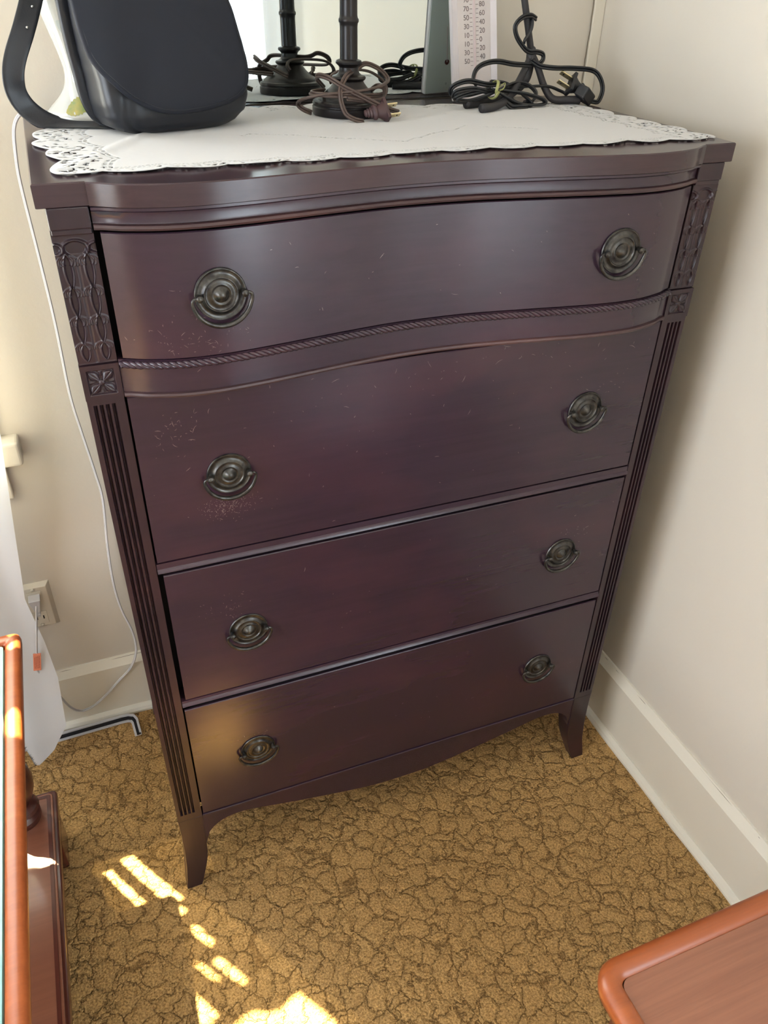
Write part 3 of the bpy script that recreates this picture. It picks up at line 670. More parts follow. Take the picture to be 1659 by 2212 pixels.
# ------------------------------------------------------------------ lace runner
def build_doily():
    NU, NV = 420, 200
    rnd = random.Random(9)
    def scal(t, n, amp, ph=0.0): return amp * (abs(math.sin(math.pi * (t * n + ph))) ** 0.7)
    yF = lambda x: 0.036 + 0.006 * math.sin(x * 9 + 1) - scal((x + 0.45) / 0.92, 13, 0.011, 0.25)
    yB = lambda x: (0.405 + 0.018 * math.sin(x * 5.0 + 2.2)) + scal((x + 0.45) / 0.92, 13, 0.020, 0.1) + (0.02 if x < 0 else 0)
    xL = lambda t: -0.440 + 0.010 * math.sin(t * 9) - scal(t, 5.5, 0.014)
    xR = lambda t: 0.456 - 0.028 * t + scal(t, 6.5, 0.015)
    verts = []; keep = []
    Wd, Dp = 0.91, 0.39
    zt = H + 0.0007
    for j in range(NV + 1):
        t = j / NV
        for i in range(NU + 1):
            u = i / NU; X0 = -0.445 + 0.905 * u
            a, b = xL(t), xR(t); x = a + (b - a) * u
            # pull scallops out only near the edge
            c, d = yF(X0), yB(X0)
            y = c + (d - c) * t
            z = zt
            dF, dB, dL, dR = t * Dp, (1 - t) * Dp, u * Wd, (1 - u) * Wd
            near = min(dF, dB, dL, dR)
            if near < 0.035:
                k = (1 - near / 0.035) ** 2
                z += k * (0.0022 * (0.5 + 0.5 * math.sin(x * 61 + 2)) * (0.5 + 0.5 * math.sin(x * 23 + 1)) + 0.0014 * (0.5 + 0.5 * math.sin(y * 70)))
            z += 0.0004 * (1 + math.sin(x * 17 + y * 9)) * min(1, near / 0.02)
            # soft fold on the left part
            fd = (x + 0.331) * 0.86 + (y - 0.21) * 0.51 * 0.6 - 0.0
            z += 0.0022 * math.exp(-((x + 0.34 + (y - 0.213) * -0.55) / 0.012) ** 2) * (1 if 0.05 < y < 0.26 else 0.0)
            verts.append((x, y, z))
    faces = []
    rr = random.Random(4)
    lace_holes = []
    for _ in range(560):
        side = rr.random()
        if side < 0.42: lace_holes.append((rr.uniform(0.004, 0.048), rr.uniform(0.006, Dp - 0.006)))
        elif side < 0.72: lace_holes.append((Wd - rr.uniform(0.004, 0.046), rr.uniform(0.006, Dp - 0.006)))
        elif side < 0.85: lace_holes.append((rr.uniform(0.0, Wd), rr.uniform(0.004, 0.012)))
        else: lace_holes.append((rr.uniform(0.0, Wd), Dp - rr.uniform(0.005, 0.026)))
    grid = {}
    for (hx, hy) in lace_holes:
        rx, ry = rr.uniform(0.0016, 0.0044), rr.uniform(0.0014, 0.0030)
        grid.setdefault((int(hx / 0.02), int(hy / 0.02)), []).append((hx, hy, rx, ry))
    def hole(px, py):
        dF, dB, dL, dR = py, Dp - py, px, Wd - px
        # drawn-thread lines
        for d, w, along in ((dF, 0.0, px), (dB, 0.0, px)):
            off = 0.019 if d is dF else 0.034
            if min(dL, dR) > 0.055:
                if abs(d - off) < 0.0013 and (along % 0.0062) < 0.0036: return True
                if d is dF and abs(d - off - 0.0055) < 0.0011 and (along % 0.0050) < 0.0026: return True
        for d in (dL, dR):
            if min(dF, dB) > 0.02:
                if abs(d - 0.058) < 0.0022 and (py % 0.0052) < 0.0026: return True
                if abs(d - 0.066) < 0.0022 and (py % 0.0052) < 0.0026: return True
        # diamond line across the field
        X = px - 0.445
        tri = abs(((X + 0.163) / 0.165) % 2 - 1)          # 0..1 zigzag
        if -0.18 < X < 0.25:
            ln = 0.075 + 0.105 * tri
            if abs(py - ln) < 0.0012 and (px % 0.006) < 0.0036: return True
        gx, gy = int(px / 0.02), int(py / 0.02)
        for a in (gx - 1, gx, gx + 1):
            for b in (gy - 1, gy, gy + 1):
                for (hx, hy, rx, ry) in grid.get((a, b), ()):
                    if ((px - hx) / rx) ** 2 + ((py - hy) / ry) ** 2 < 1: return True
        return False
    for j in range(NV):
        for i in range(NU):
            px, py = (i + 0.5) / NU * Wd, (j + 0.5) / NV * Dp
            if not hole(px, py):
                a = j * (NU + 1) + i; faces.append((a, a + 1, a + NU + 2, a + NU + 1))
    me = mesh('lace_runner', verts, faces)
    o = link('lace_runner', me, LINEN, smooth=True)
    sm = o.modifiers.new('solid', 'SOLIDIFY'); sm.thickness = 0.0007; sm.offset = 1
    return tag(o, 'white linen runner with lace scalloped edges spread on the chest top', 'table runner')
build_doily()
ZT = H + 0.0030     # top of the cloth

# ------------------------------------------------------------------ mirror on the chest
MK, MLEAN = 0.045, math.radians(1.0)
me_ = thing('leaning_mirror', 'frameless mirror standing on the back of the chest against the wall', 'mirror', (0, 0.497, H))
g = G().box(-0.300, 0.296, 0.0, 0.004, 0.0008, 0.78); mo = g.build('mirror_glass', MIRR, me_, bevel=0.0012)
g = G().box(-0.299, 0.295, 0.0042, 0.007, 0.001, 0.779); mb = g.build('backing_board', GAPM, me_)
me_.rotation_euler = (-MLEAN, 0, math.atan(MK))
me_.location = (0, 0.4925, H)

# ------------------------------------------------------------------ white vase
VC = (-0.374, 0.412)
VPROF = [(0.050, 0.0), (0.0595, 0.0008), (0.0615, 0.005), (0.0590, 0.010), (0.050, 0.018), (0.038, 0.030), (0.0305, 0.042), (0.0275, 0.055), (0.0285, 0.068), (0.033, 0.088), (0.040, 0.112), (0.047, 0.140), (0.053, 0.175), (0.055, 0.21), (0.050, 0.25), (0.036, 0.285), (0.030, 0.31), (0.040, 0.34), (0.043, 0.35), (0.040, 0.35), (0.028, 0.31)]
vt = catmull([Vector((r, h, 0)) for r, h in VPROF], 5)
va = thing('vase', 'white porcelain vase with painted leaves standing behind the black bag', 'vase', (VC[0], VC[1], ZT))
g = G().lathe([(max(q.x, 0.001), q.y + ZT) for q in vt], (VC[0], VC[1], 0), 64); g.build('body', PORC, va, smooth=True)
def vr(z):
    for a, b in zip(vt[6:], vt[7:]):
        if a.y <= z <= b.y: return a.x + (b.x - a.x) * (z - a.y) / max(b.y - a.y, 1e-6)
    return 0.05
def decal(name, cth, cz, L, Wd_, ang, mat, serr=0.0):
    """leaf outline laid on the vase's surface (theta*r along, z up)"""
    v = []; f = []; N = 26
    for i in range(N + 1):
        t = i / N; hw = Wd_ * math.sin(math.pi * t ** 0.85) ** 0.8 * (1 + serr * math.sin(i * 2.4))
        for q in (-1, 0, 1):
            a, b = (t - 0.5) * L, q * hw
            du, dz = a * math.cos(ang) - b * math.sin(ang), a * math.sin(ang) + b * math.cos(ang)
            z = cz + dz; r = vr(z) + 0.0004; th = cth + du / r
            v.append((VC[0] + r * math.cos(th), VC[1] + r * math.sin(th), ZT + z))
    for i in range(N):
        for k in (0, 1): f.append((i * 3 + k, i * 3 + k + 1, i * 3 + k + 4, i * 3 + k + 3))
    G().add(v, f).build(name, mat, va, smooth=True, fix=False)
decal('painted_leaf', math.radians(254), 0.022, 0.050, 0.010, math.radians(24), LEAFG, 0.10)
decal('painted_leaf', math.radians(245), 0.113, 0.028, 0.0075, math.radians(-42), LEAFB, 0.05)
decal('painted_leaf', math.radians(250), 0.064, 0.016, 0.0035, math.radians(100), LEAFD)
decal('painted_leaf', math.radians(268), 0.066, 0.018, 0.006, math.radians(75), LEAFD)
settle(va)

# ------------------------------------------------------------------ black shoulder bag
BO = Vector((-0.33, 0.235, ZT)); BU = Vector((0.95, 0.312, 0)); BN = Vector((0.312, -0.95, 0))
def BW(u, z, w): return BO + BU * u + BN * w + Vector((0, 0, z))
bag = thing('shoulder_bag', 'black leather shoulder bag with a rounded flap standing on the left of the lace runner', 'bag', tuple(BO + BU * 0.07))
# body: stacked rounded cross sections
LEV = [  # z, left u, right u, front w, back w
    (0.000, 0.000, 0.140, -0.006, -0.070), (0.003, -0.012, 0.152, -0.001, -0.080), (0.010, -0.024, 0.166, 0.003, -0.086), (0.022, -0.031, 0.179, 0.006, -0.088), (0.040, -0.034, 0.184, 0.006, -0.088),
    (0.060, -0.035, 0.180, 0.004, -0.086), (0.080, -0.037, 0.176, 0.001, -0.083), (0.100, -0.039, 0.171, -0.002, -0.080), (0.130, -0.041, 0.161, -0.005, -0.076), (0.160, -0.042, 0.151, -0.008, -0.070), (0.19, -0.040, 0.142, -0.010, -0.062), (0.215, -0.036, 0.134, -0.016, -0.052), (0.225, -0.030, 0.128, -0.024, -0.044)]
v = []; f = []; NS = 72
fine = []
for z_ in [i * 0.225 / 60 for i in range(61)]:
    fine.append((z_,) + tuple(interp([(l[0], l[c]) for l in LEV], z_) for c in (1, 2, 3, 4)))
for (z_, a, b, c, d) in fine:
    cu_, cw = (a + b) / 2, (c + d) / 2; ru, rw = (b - a) / 2, (c - d) / 2
    for k in range(NS):
        th = 2 * math.pi * k / NS; e = 0.42
        cc, ss = math.cos(th), math.sin(th)
        uu = cu_ + ru * math.copysign(abs(cc) ** e, cc); ww = cw + rw * math.copysign(abs(ss) ** e, ss)
        # creases on the left gusset and front
        if uu < cu_ - ru * 0.55 and ss > 0: ww -= 0.006 * math.exp(-((uu - (a + 0.022 + z_ * 0.25 - 0.004)) / 0.006) ** 2) * max(0, 1 - z_ / 0.075)
        if ss < 0 and uu < cu_ - ru * 0.9: uu -= 0
        v.append(BW(uu, z_, ww))
for j in range(60):
    for k in range(NS): f.append((j * NS + k, j * NS + (k + 1) % NS, (j + 1) * NS + (k + 1) % NS, (j + 1) * NS + k))
f.append(tuple(range(NS - 1, -1, -1))); f.append(tuple(60 * NS + k for k in range(NS)))
G().add(v, f).build('body', LEATH, bag, smooth=True)
FLAP = [(-0.052, 0.232), (-0.0585, 0.19), (-0.0598, 0.1553), (-0.0582, 0.1224), (-0.0527, 0.093), (-0.0389, 0.0721), (-0.0153, 0.0498), (0.0079, 0.0359), (0.0329, 0.0263), (0.055, 0.0236), (0.0736, 0.0233), (0.1097, 0.0264), (0.1475, 0.0349), (0.1678, 0.050), (0.1735, 0.0727), (0.1695, 0.1009), (0.1602, 0.1387), (0.1548, 0.1544), (0.145, 0.19), (0.136, 0.232)]
fl = catmull([Vector((a, b, 0)) for a, b in FLAP], 4)
def frontw(z): return interp([(l[0], l[3]) for l in LEV], z)
cuF, czF = 0.055, 0.15
def flapverts(off, shrink=1.0):
    rows = []
    for s_ in (1.0, 0.985, 0.96, 0.85, 0.65, 0.4, 0.15):
        row = []
        for q in fl:
            uu = cuF + (q.x - cuF) * s_ * shrink; zz = czF + (q.y - czF) * s_ * shrink
            bulge = 0.006 * (1 - ((uu - cuF) / 0.13) ** 2)
            gap = 0.007 * math.exp(-((uu + 0.03) / 0.03) ** 2)
            row.append(BW(uu, zz, frontw(max(zz, 0.02)) + off + bulge + gap - (0.0025 if s_ == 1.0 and off > 0.004 else 0)))
        rows.append(row)
    return rows
v = []; f = []
ra, rb = flapverts(0.0075), flapverts(0.0035)
nn = len(fl)
for r_ in ra: v += r_
ca = len(v); v.append(BW(cuF, czF, frontw(czF) + 0.0075 + 0.006))
ob = len(v)
for r_ in rb: v += r_
cb = len(v); v.append(BW(cuF, czF, frontw(czF) + 0.0035 + 0.006))
for base_, c_ in ((0, ca), (ob, cb)):
    for j in range(6):
        for i in range(nn - 1): f.append((base_ + j * nn + i, base_ + j * nn + i + 1, base_ + (j + 1) * nn + i + 1, base_ + (j + 1) * nn + i))
        f.append((base_ + j * nn + nn - 1, base_ + j * nn, base_ + (j + 1) * nn, base_ + (j + 1) * nn + nn - 1))
    for i in range(nn): f.append((base_ + 6 * nn + i, base_ + 6 * nn + (i + 1) % nn, c_))
for i in range(nn): f.append((i, (i + 1) % nn, ob + (i + 1) % nn, ob + i))
G().add(v, f).build('flap', LEATHF, bag, smooth=True)
st = [BW(cuF + (q.x - cuF) * 0.955, czF + (q.y - czF) * 0.955, frontw(max(q.y, 0.02)) + 0.0082 + 0.006 * (1 - ((q.x * 0.955 - cuF) / 0.13) ** 2) + 0.007 * math.exp(-((q.x + 0.03) / 0.03) ** 2)) for q in fl]
G().tube(st, 0.0004, 4, 2).build('stitching', LEATH, bag)
# gusset strap up the left side
gs = [(0.004, 0.010), (-0.020, 0.020), (-0.031, 0.042), (-0.035, 0.075), (-0.0385, 0.11), (-0.040, 0.15), (-0.040, 0.20), (-0.036, 0.235)]
gpts = [BW(a, b, -0.066) for a, b in gs]
G().tube(gpts, 0.01, 10, 6, flat=(1.3, 0.6)).build('gusset_band', LEATH, bag, smooth=True)
# long strap looping down onto the cloth
SP = STRAP_PTS
SPc = catmull([Vector(p) for p in SP], 8)
v = []; f = []; hw = 0.0135
vdir = (Vector((-0.447, -0.952, 1.546)) - Vector((-0.43, 0.34, 1.40))).normalized()
for i, p in enumerate(SPc):
    a = SPc[max(i - 1, 0)]; b = SPc[min(i + 1, len(SPc) - 1)]; t = (b - a).normalized()
    nrm = Vector((0.10, -0.85, 0.30)); tt = i / len(SPc)
    nrm = nrm.lerp(Vector((0.0, -0.60, 0.80)), min(1, max(0, (tt - 0.55) / 0.3))).normalized()
    w = t.cross(nrm).normalized(); nr = w.cross(t).normalized()
    h_ = hw * (1.0 if tt < 0.75 else 0.85)
    pr = [(-1, -0.0012), (-0.92, -0.0020), (-0.6, -0.0014), (0.6, -0.0014), (0.92, -0.0020), (1, -0.0012), (1, 0.0012), (0.92, 0.0018), (0.6, 0.0012), (-0.6, 0.0012), (-0.92, 0.0018), (-1, 0.0012)]
    for (q, o_) in pr: v.append(p + w * (q * h_) + nr * o_ + Vector((0, 0, 0.0)))
npf = 12
zmin = ZT + 0.0006
v = [Vector((q.x, q.y, max(q.z, zmin + (0.001 if (k % npf) > 5 else 0)))) for k, q in enumerate(v)]
for i in range(len(SPc) - 1):
    for k in range(npf): f.append((i * npf + k, i * npf + (k + 1) % npf, (i + 1) * npf + (k + 1) % npf, (i + 1) * npf + k))
f.append(tuple(range(npf))); f.append(tuple((len(SPc) - 1) * npf + k for k in range(npf)))
sp = G().add(v, f).build('strap', LEATH, bag, smooth=True)
for q_ in (-0.80, 0.80):
    pts = []
    for i in range(len(SPc)):
        a_ = v[i * npf + (1 if q_ < 0 else 4)]; b_ = v[i * npf + (2 if q_ < 0 else 3)]
        pts.append(Vector(a_).lerp(Vector(b_), 0.4))
    G().tube(pts, 0.0006, 4, 0).build('stitching', STITCH, sp)
for q in ((-0.4275, 0.3545, 1.4905), (-0.4390, 0.3415, 1.4680)):
    G().lathe([(0.0018, 0), (0.0016, 0.0012), (0.0004, 0.0018)], q, 12, 'Y').build('rivet', NICKEL, bag, smooth=True)
settle(bag)

# ------------------------------------------------------------------ bronze table lamp (only stem and foot reach the picture)
LX, LY = 0.010, 0.350
lamp = thing('table_lamp', 'dark bronze stick lamp with a jointed stem and brown cord wound round its foot', 'lamp', (LX, LY, ZT))
def z_(h): return ZT + h
base_p = [(0.0565, 0.0), (0.0575, 0.002), (0.0575, 0.011), (0.0560, 0.0125), (0.0560, 0.0138), (0.0575, 0.0150), (0.0560, 0.0185), (0.0525, 0.0200), (0.0500, 0.0205), (0.0480, 0.0235), (0.0430, 0.0270), (0.0360, 0.0310), (0.0290, 0.0370), (0.0240, 0.0430), (0.0225, 0.0460), (0.0250, 0.0475), (0.0265, 0.0500), (0.0250, 0.0525), (0.0200, 0.0540), (0.0165, 0.0565), (0.0150, 0.0600), (0.0148, 0.0640), (0.0165, 0.0665), (0.0200, 0.0690), (0.0203, 0.0715), (0.0190, 0.0735), (0.0145, 0.0750), (0.0130, 0.0755)]
G().lathe([(r, z_(h)) for r, h in base_p], (LX, LY, 0), 64).build('foot', BRONZE, lamp, autos=True)
stem = [(0.0136, 0.0752), (0.0134, 0.1170), (0.0138, 0.1215), (0.0150, 0.1230), (0.0154, 0.1250), (0.0150, 0.1272), (0.0138, 0.1285), (0.0132, 0.1320), (0.0130, 0.2100), (0.0146, 0.2130), (0.0148, 0.2155), (0.0130, 0.2180), (0.0126, 0.2980), (0.0142, 0.3010), (0.0126, 0.3040), (0.0122, 0.38), (0.018, 0.386), (0.018, 0.395), (0.008, 0.40)]
G().lathe([(r, z_(h)) for r, h in stem], (LX, LY, 0), 40).build('stem', BRONZE, lamp, autos=True)
G().lathe([(0.014, z_(0.40)), (0.014, z_(0.45)), (0.008, z_(0.46))], (LX, LY, 0), 24).build('socket', BRONZE, lamp, autos=True)
def flex(paths, r, name, mat, parent, n=8, sm=8):
    g = G()
    for p in paths:
        g.tube(p, r, n, sm, offset=r * 0.95); g.tube(p, r, n, sm, offset=-r * 0.95)
    return g.build(name, mat, parent, smooth=True, fix=False)
flex([LAMP_CORD_1, LAMP_CORD_2, LAMP_CORD_3, LAMP_CORD_4], 0.0020, 'cord', BCORD, lamp)
def plug(parent, loc, d, upv, mat, s=1.0):
    """two prong plug pointing along d; returns body object"""
    d = Vector(d).normalized(); w = d.cross(Vector(upv)).normalized(); u_ = w.cross(d).normalized()
    R = Matrix((w, u_, d)).transposed()
    L = Vector(loc)
    def place(g): g.v = [tuple(L + R @ (Vector(p) * s)) for p in g.v]; return g
    g = G()
    prof = [(0.0028, 0.0), (0.0046, 0.0015), (0.0034, 0.003), (0.0056, 0.0045), (0.0040, 0.006), (0.0066, 0.0078), (0.0050, 0.0092), (0.0086, 0.0112), (0.0090, 0.0135), (0.0068, 0.0155), (0.0078, 0.0190), (0.0108, 0.0240), (0.0112, 0.0270), (0.0090, 0.0285)]
    g.lathe(prof, (0, 0, 0), 20); g.v = [(x, y * 0.72, z) for x, y, z in g.v]
    g.box(-0.0120, 0.0120, -0.0075, 0.0075, 0.0245, 0.0285)
    b = place(g).build('plug', mat, parent, bevel=0.0008, autos=True)
    for q in (-1, 1):
        h = G().box(q * 0.0062 - 0.0008, q * 0.0062 + 0.0008, -0.0032, 0.0032, 0.0285, 0.0440)
        place(h).build('prong', PRONG, b, bevel=0.0004)
        h = G().lathe([(0.0012, 0.0), (0.0012, 0.0003)], (0, 0, 0), 12, 'Y')
        h.v = [(q * 0.0062 + 0.0008 * 1.03 * (1 if z0 < 0 else 1) , x0, 0.0395 + y1) for (x0, z0, y1) in h.v]
        h = G()
        aa = [(q * 0.0062 - 0.00085, 0.0011 * math.cos(k * math.pi / 5), 0.0395 + 0.0011 * math.sin(k * math.pi / 5)) for k in range(10)]
        h.add(aa + [(x + 0.0017, y, z) for x, y, z in aa], [tuple(range(10)), tuple(range(19, 9, -1))] + [(k, (k + 1) % 10, (k + 1) % 10 + 10, k + 10) for k in range(10)])
        place(h).build('prong_hole', GAPM, b)
    return b
plug(lamp, (0.0075, 0.272, z_(0.0105)), (0.96, 0.10, 0.06), (0.1, -0.75, 0.65), BPLUG, 1.3)
settle(lamp)

# ------------------------------------------------------------------ iron tripod lamp and its black cord
tl_ = thing('tripod_lamp', 'slim matte black iron lamp on three curved legs at the right of the runner', 'lamp', (0.36, 0.39, ZT))
ROD2 = [ROD_PTS[-1], ROD_PTS[1], (0.30, 0.40, 1.61), (0.262, 0.40, 1.74)]
G().tube([Vector(p) for p in ROD2], 0.0056, 14, 8).build('rod', IRON, tl_, smooth=True)
def clampz(P_, r): return [Vector((p[0], p[1], max(p[2], ZT + r))) for p in P_]
for nm, L_ in (('l', LEG_L), ('r', LEG_R), ('b', LEG_B)):
    G().tube(clampz(L_, 0.0062), 0.0062, 12, 8, taper=lambda t: 0.85 + 0.25 * t).build('leg', IRON, tl_, smooth=True)
G().lathe([(0.0058, 1.405), (0.0085, 1.412), (0.0085, 1.424), (0.0060, 1.434), (0.004, 1.436)], (0.3595, 0.400, 0), 20).build('hub', IRON, tl_, smooth=True)
G().lathe([(0.005, 1.735), (0.014, 1.745), (0.015, 1.79), (0.010, 1.80)], (0.2625, 0.40, 0), 20).build('socket', IRON, tl_, smooth=True)
KC = [ROD_CORD_KNOT, ROD_CORD_KNOT2, ROD_CORD_RIGHT, ROD_CORD_LEFT, COIL_1, COIL_2, COIL_3, COIL_4, COIL_5]
kc = flex([clampz(c, 0.0022) for c in KC], 0.0021, 'cord', KCORD, tl_)
# twist tie
tp = [(0.264, 0.338, 1.372 + 0.0), (0.262, 0.334, 1.380), (0.266, 0.338, 1.389), (0.270, 0.350, 1.392), (0.268, 0.362, 1.386), (0.262, 0.364, 1.374), (0.259, 0.352, 1.366), (0.262, 0.338, 1.368), (0.2665, 0.334, 1.378)]
G().tube(tp, 0.0022, 6, 5, flat=(0.35, 1.3)).build('twist_tie', TIE, kc, smooth=True)
G().tube([(0.268, 0.336, 1.385), (0.276, 0.333, 1.390), (0.273, 0.331, 1.382), (0.267, 0.333, 1.379)], 0.0018, 6, 5, flat=(0.35, 1.2)).build('twist_tie', TIE, kc, smooth=True)
plug(tl_, (0.462, 0.362, ZT + 0.0125), (-0.80, 0.25, 0.42), (0, -0.8, 0.6), KPLUG, 1.45)
# the chunky in-line switch the plug is tangled with
g = G().box(-0.017, 0.017, -0.011, 0.011, -0.010, 0.010); sw = g.build('inline_switch', KPLUG, tl_, bevel=0.003, seg=3)
sw.location = (0.447, 0.352, ZT + 0.015); sw.rotation_euler = (0.3, 0.5, 0.5)
sw_loc = sw.location.copy()
settle(tl_)

# ------------------------------------------------------------------ thermometer
th = thing('thermometer', 'white framed wall thermometer leaning on the mirror beside the black lamp', 'thermometer', (0.237, 0.437, ZT))
TW, TH_, TD = 0.084, 0.30, 0.012
G().box(0.0, TW, 0.002, TD, 0, TH_).build('frame', THW, th, bevel=0.0015)
# raised bevelled border
def border(w, y0, y1, ins):
    g = G()
    o_ = [(ins, ins), (TW - ins, ins), (TW - ins, TH_ - ins), (ins, TH_ - ins)]; i_ = [(ins + w, ins + w), (TW - ins - w, ins + w), (TW - ins - w, TH_ - ins - w), (ins + w, TH_ - ins - w)]
    v = [(x, y0, z) for x, z in o_] + [(x, y1, z) for x, z in i_]
    return g.add(v, [(k, (k + 1) % 4, (k + 1) % 4 + 4, k + 4) for k in range(4)])
border(0.011, -0.001, 0.0018, 0.0).build('border', THW, th)
G().box(0.011, TW - 0.011, 0.0015, 0.0022, 0.011, TH_ - 0.011).build('scale_panel', THP, th)
G().box(0.0400, 0.0440, 0.0002, 0.0016, 0.030, TH_ - 0.02).build('tube', THR, th, bevel=0.001)
Z0, STEP = 0.0915, 0.01285
def text(s_, x, z, size, align):
    cu_ = bpy.data.curves.new('numeral', 'FONT'); cu_.body = s_; cu_.size = size; cu_.align_x = align; cu_.align_y = 'CENTER'; cu_.extrude = 0.0001
    t_ = bpy.data.objects.new('tmp', cu_); COL.objects.link(t_); dg = bpy.context.evaluated_depsgraph_get(); me = bpy.data.meshes.new_from_object(t_.evaluated_get(dg))
    bpy.data.objects.remove(t_, do_unlink=True)
    for q in me.vertices: q.co = Vector((q.co.x + x, 0.0012 - q.co.z, q.co.y + z))
    return link('numeral', me, THK, th)
for k in range(-6, 16):
    z = Z0 + k * STEP / 2
    if not (0.03 < z < TH_ - 0.02): continue
    G().box(0.0340, 0.0385, 0.0010, 0.0015, z - 0.0003, z + 0.0003).box(0.0455, 0.0500, 0.0010, 0.0015, z - 0.0003, z + 0.0003).build('tick', THK, th)
    lab = str(abs(k * 10))
    if k % 2 == 0: text(lab, 0.0515, z, 0.0108, 'LEFT')
    else: text(lab, 0.0325, z, 0.0108, 'RIGHT')
for q in (0.10, -0.10): pass
G().box(0.001, TW - 0.001, TD, TD + 0.001, 0.001, TH_ - 0.001).build('back_board', THB, th)
G().lathe([(0.0045, 0), (0.0042, 0.0012)], (TW * 0.5, TD + 0.0022, 0.052), 18, 'Y').build('bulb_hole', THRB, th)
G().tube([(TW * 0.5, TD + 0.0022, 0.052), (TW * 0.47, TD + 0.0024, 0.075), (TW * 0.43, TD + 0.0024, 0.11)], 0.0009, 6, 4).build('capillary', THR, th)
G().lathe([(0.0022, 0), (0.0018, 0.001)], (TW * 0.52, TD + 0.0022, 0.016), 12, 'Y').build('rivet', WPLAST, th)
th.rotation_euler = (math.radians(-9.5), math.radians(-2.2), 0)

# ------------------------------------------------------------------ white cord, its tag and plug
wc = thing('white_extension_cord', 'white flat cord hanging from the chest top to the outlet with an orange tag', 'cord', (-0.5, 0.49, 0.05))
flex([WHITE_CORD], 0.0016, 'cord', WPLAST, wc, 8, 8)
g = G(); g.box(-0.0078, 0.0078, -0.0016, 0.0016, -0.024, 0.024); t_ = g.build('tag', TAG, wc, bevel=0.0008)
t_.location = (-0.6795, 0.4370, 0.291); t_.rotation_euler = (0, math.radians(11), 0)
g = G()
rt = random.Random(2)
for col_ in (-0.0045, -0.0015, 0.0015, 0.0045):
    z = -0.017
    while z < 0.016:
        L_ = rt.uniform(0.0008, 0.0022); g.box(col_ - 0.0008, col_ + 0.0008, -0.0018, -0.0015, z, z + L_); z += L_ + 0.0012
pr_ = g.build('tag_print', TAGP, t_)
g = G()
v = [(-0.012, 0.002, 0.012), (0.012, 0.002, 0.012), (0.012, -0.020, 0.010), (-0.012, -0.020, 0.010), (-0.005, 0.000, -0.022), (0.005, 0.000, -0.022), (0.005, -0.016, -0.024), (-0.005, -0.016, -0.024)]
g.add(v, [(0, 1, 2, 3), (4, 7, 6, 5), (0, 4, 5, 1), (1, 5, 6, 2), (2, 6, 7, 3), (3, 7, 4, 0)])
for z in (-0.027, -0.031, -0.035): g.box(-0.0045, 0.0045, -0.014, -0.004, z - 0.0012, z + 0.0012)
g.box(-0.0035, 0.0035, -0.0125, -0.0055, -0.040, -0.022)
pl = g.build('plug', WPLAST, wc, bevel=0.0012); pl.location = (-0.657, PY - 0.003, 0.406)
settle(wc)

# curtain rod lying on the carpet along the baseboard
cr = thing('curtain_rod', 'white metal curtain rod lying on the carpet along the back baseboard', 'curtain rod', (-0.6, 0.48, 0))
def channel(P0, P1):
    P0, P1 = Vector(P0), Vector(P1); d = (P1 - P0).normalized(); s_ = d.cross(Vector((0, 0, 1)))
    g = G(); prof = [(-0.007, 0.004), (-0.007, 0.012), (0.007, 0.012), (0.007, 0.004), (0.0055, 0.004), (0.0055, 0.0105), (-0.0055, 0.0105), (-0.0055, 0.004)]
    return g, P0, P1, s_
def sweep_profile(pts, prof, name, mat, parent):
    pts = [Vector(p) for p in pts]; v = []; f = []; k = len(prof)
    for i, p in enumerate(pts):
        a = pts[max(i - 1, 0)]; b = pts[min(i + 1, len(pts) - 1)]; d = (b - a).normalized(); s_ = d.cross(Vector((0, 0, 1))).normalized()
        for (q, z) in prof: v.append(p + s_ * q + Vector((0, 0, z)))
    for i in range(len(pts) - 1):
        for j in range(k): f.append((i * k + j, i * k + (j + 1) % k, (i + 1) * k + (j + 1) % k, (i + 1) * k + j))
    f.append(tuple(range(k))); f.append(tuple((len(pts) - 1) * k + j for j in range(k)))
    return G().add(v, f).build(name, mat, parent)
RP = [(-1.5, 0.452, 0.001), (-0.68, 0.470, 0.001), (-0.545, 0.474, 0.001), (-0.530, 0.473, 0.001), (-0.520, 0.468, 0.001), (-0.516, 0.458, 0.001), (-0.513, 0.415, 0.001)]
sweep_profile(RP, [(-0.008, 0.001), (-0.008, 0.0045), (0.008, 0.0045), (0.008, 0.001)], 'rod_lower_lip', WPLAST, cr)
sweep_profile(RP, [(-0.0070, 0.0045), (-0.0070, 0.0100), (0.0030, 0.0100), (0.0030, 0.0045)], 'rod_groove_shade', GAPM, cr)  # solid near-black strip; the channel's shade is painted in
sweep_profile(RP, [(-0.0085, 0.0040), (-0.0085, 0.0140), (-0.0035, 0.0140), (-0.0035, 0.0098), (-0.0068, 0.0098), (-0.0068, 0.0040)], 'rod_upper_lip', WPLAST, cr)
G().box(-0.5155, -0.5105, 0.4145, 0.4152, 0.005, 0.0105).build('end_slot', GAPM, cr)
settle(cr)

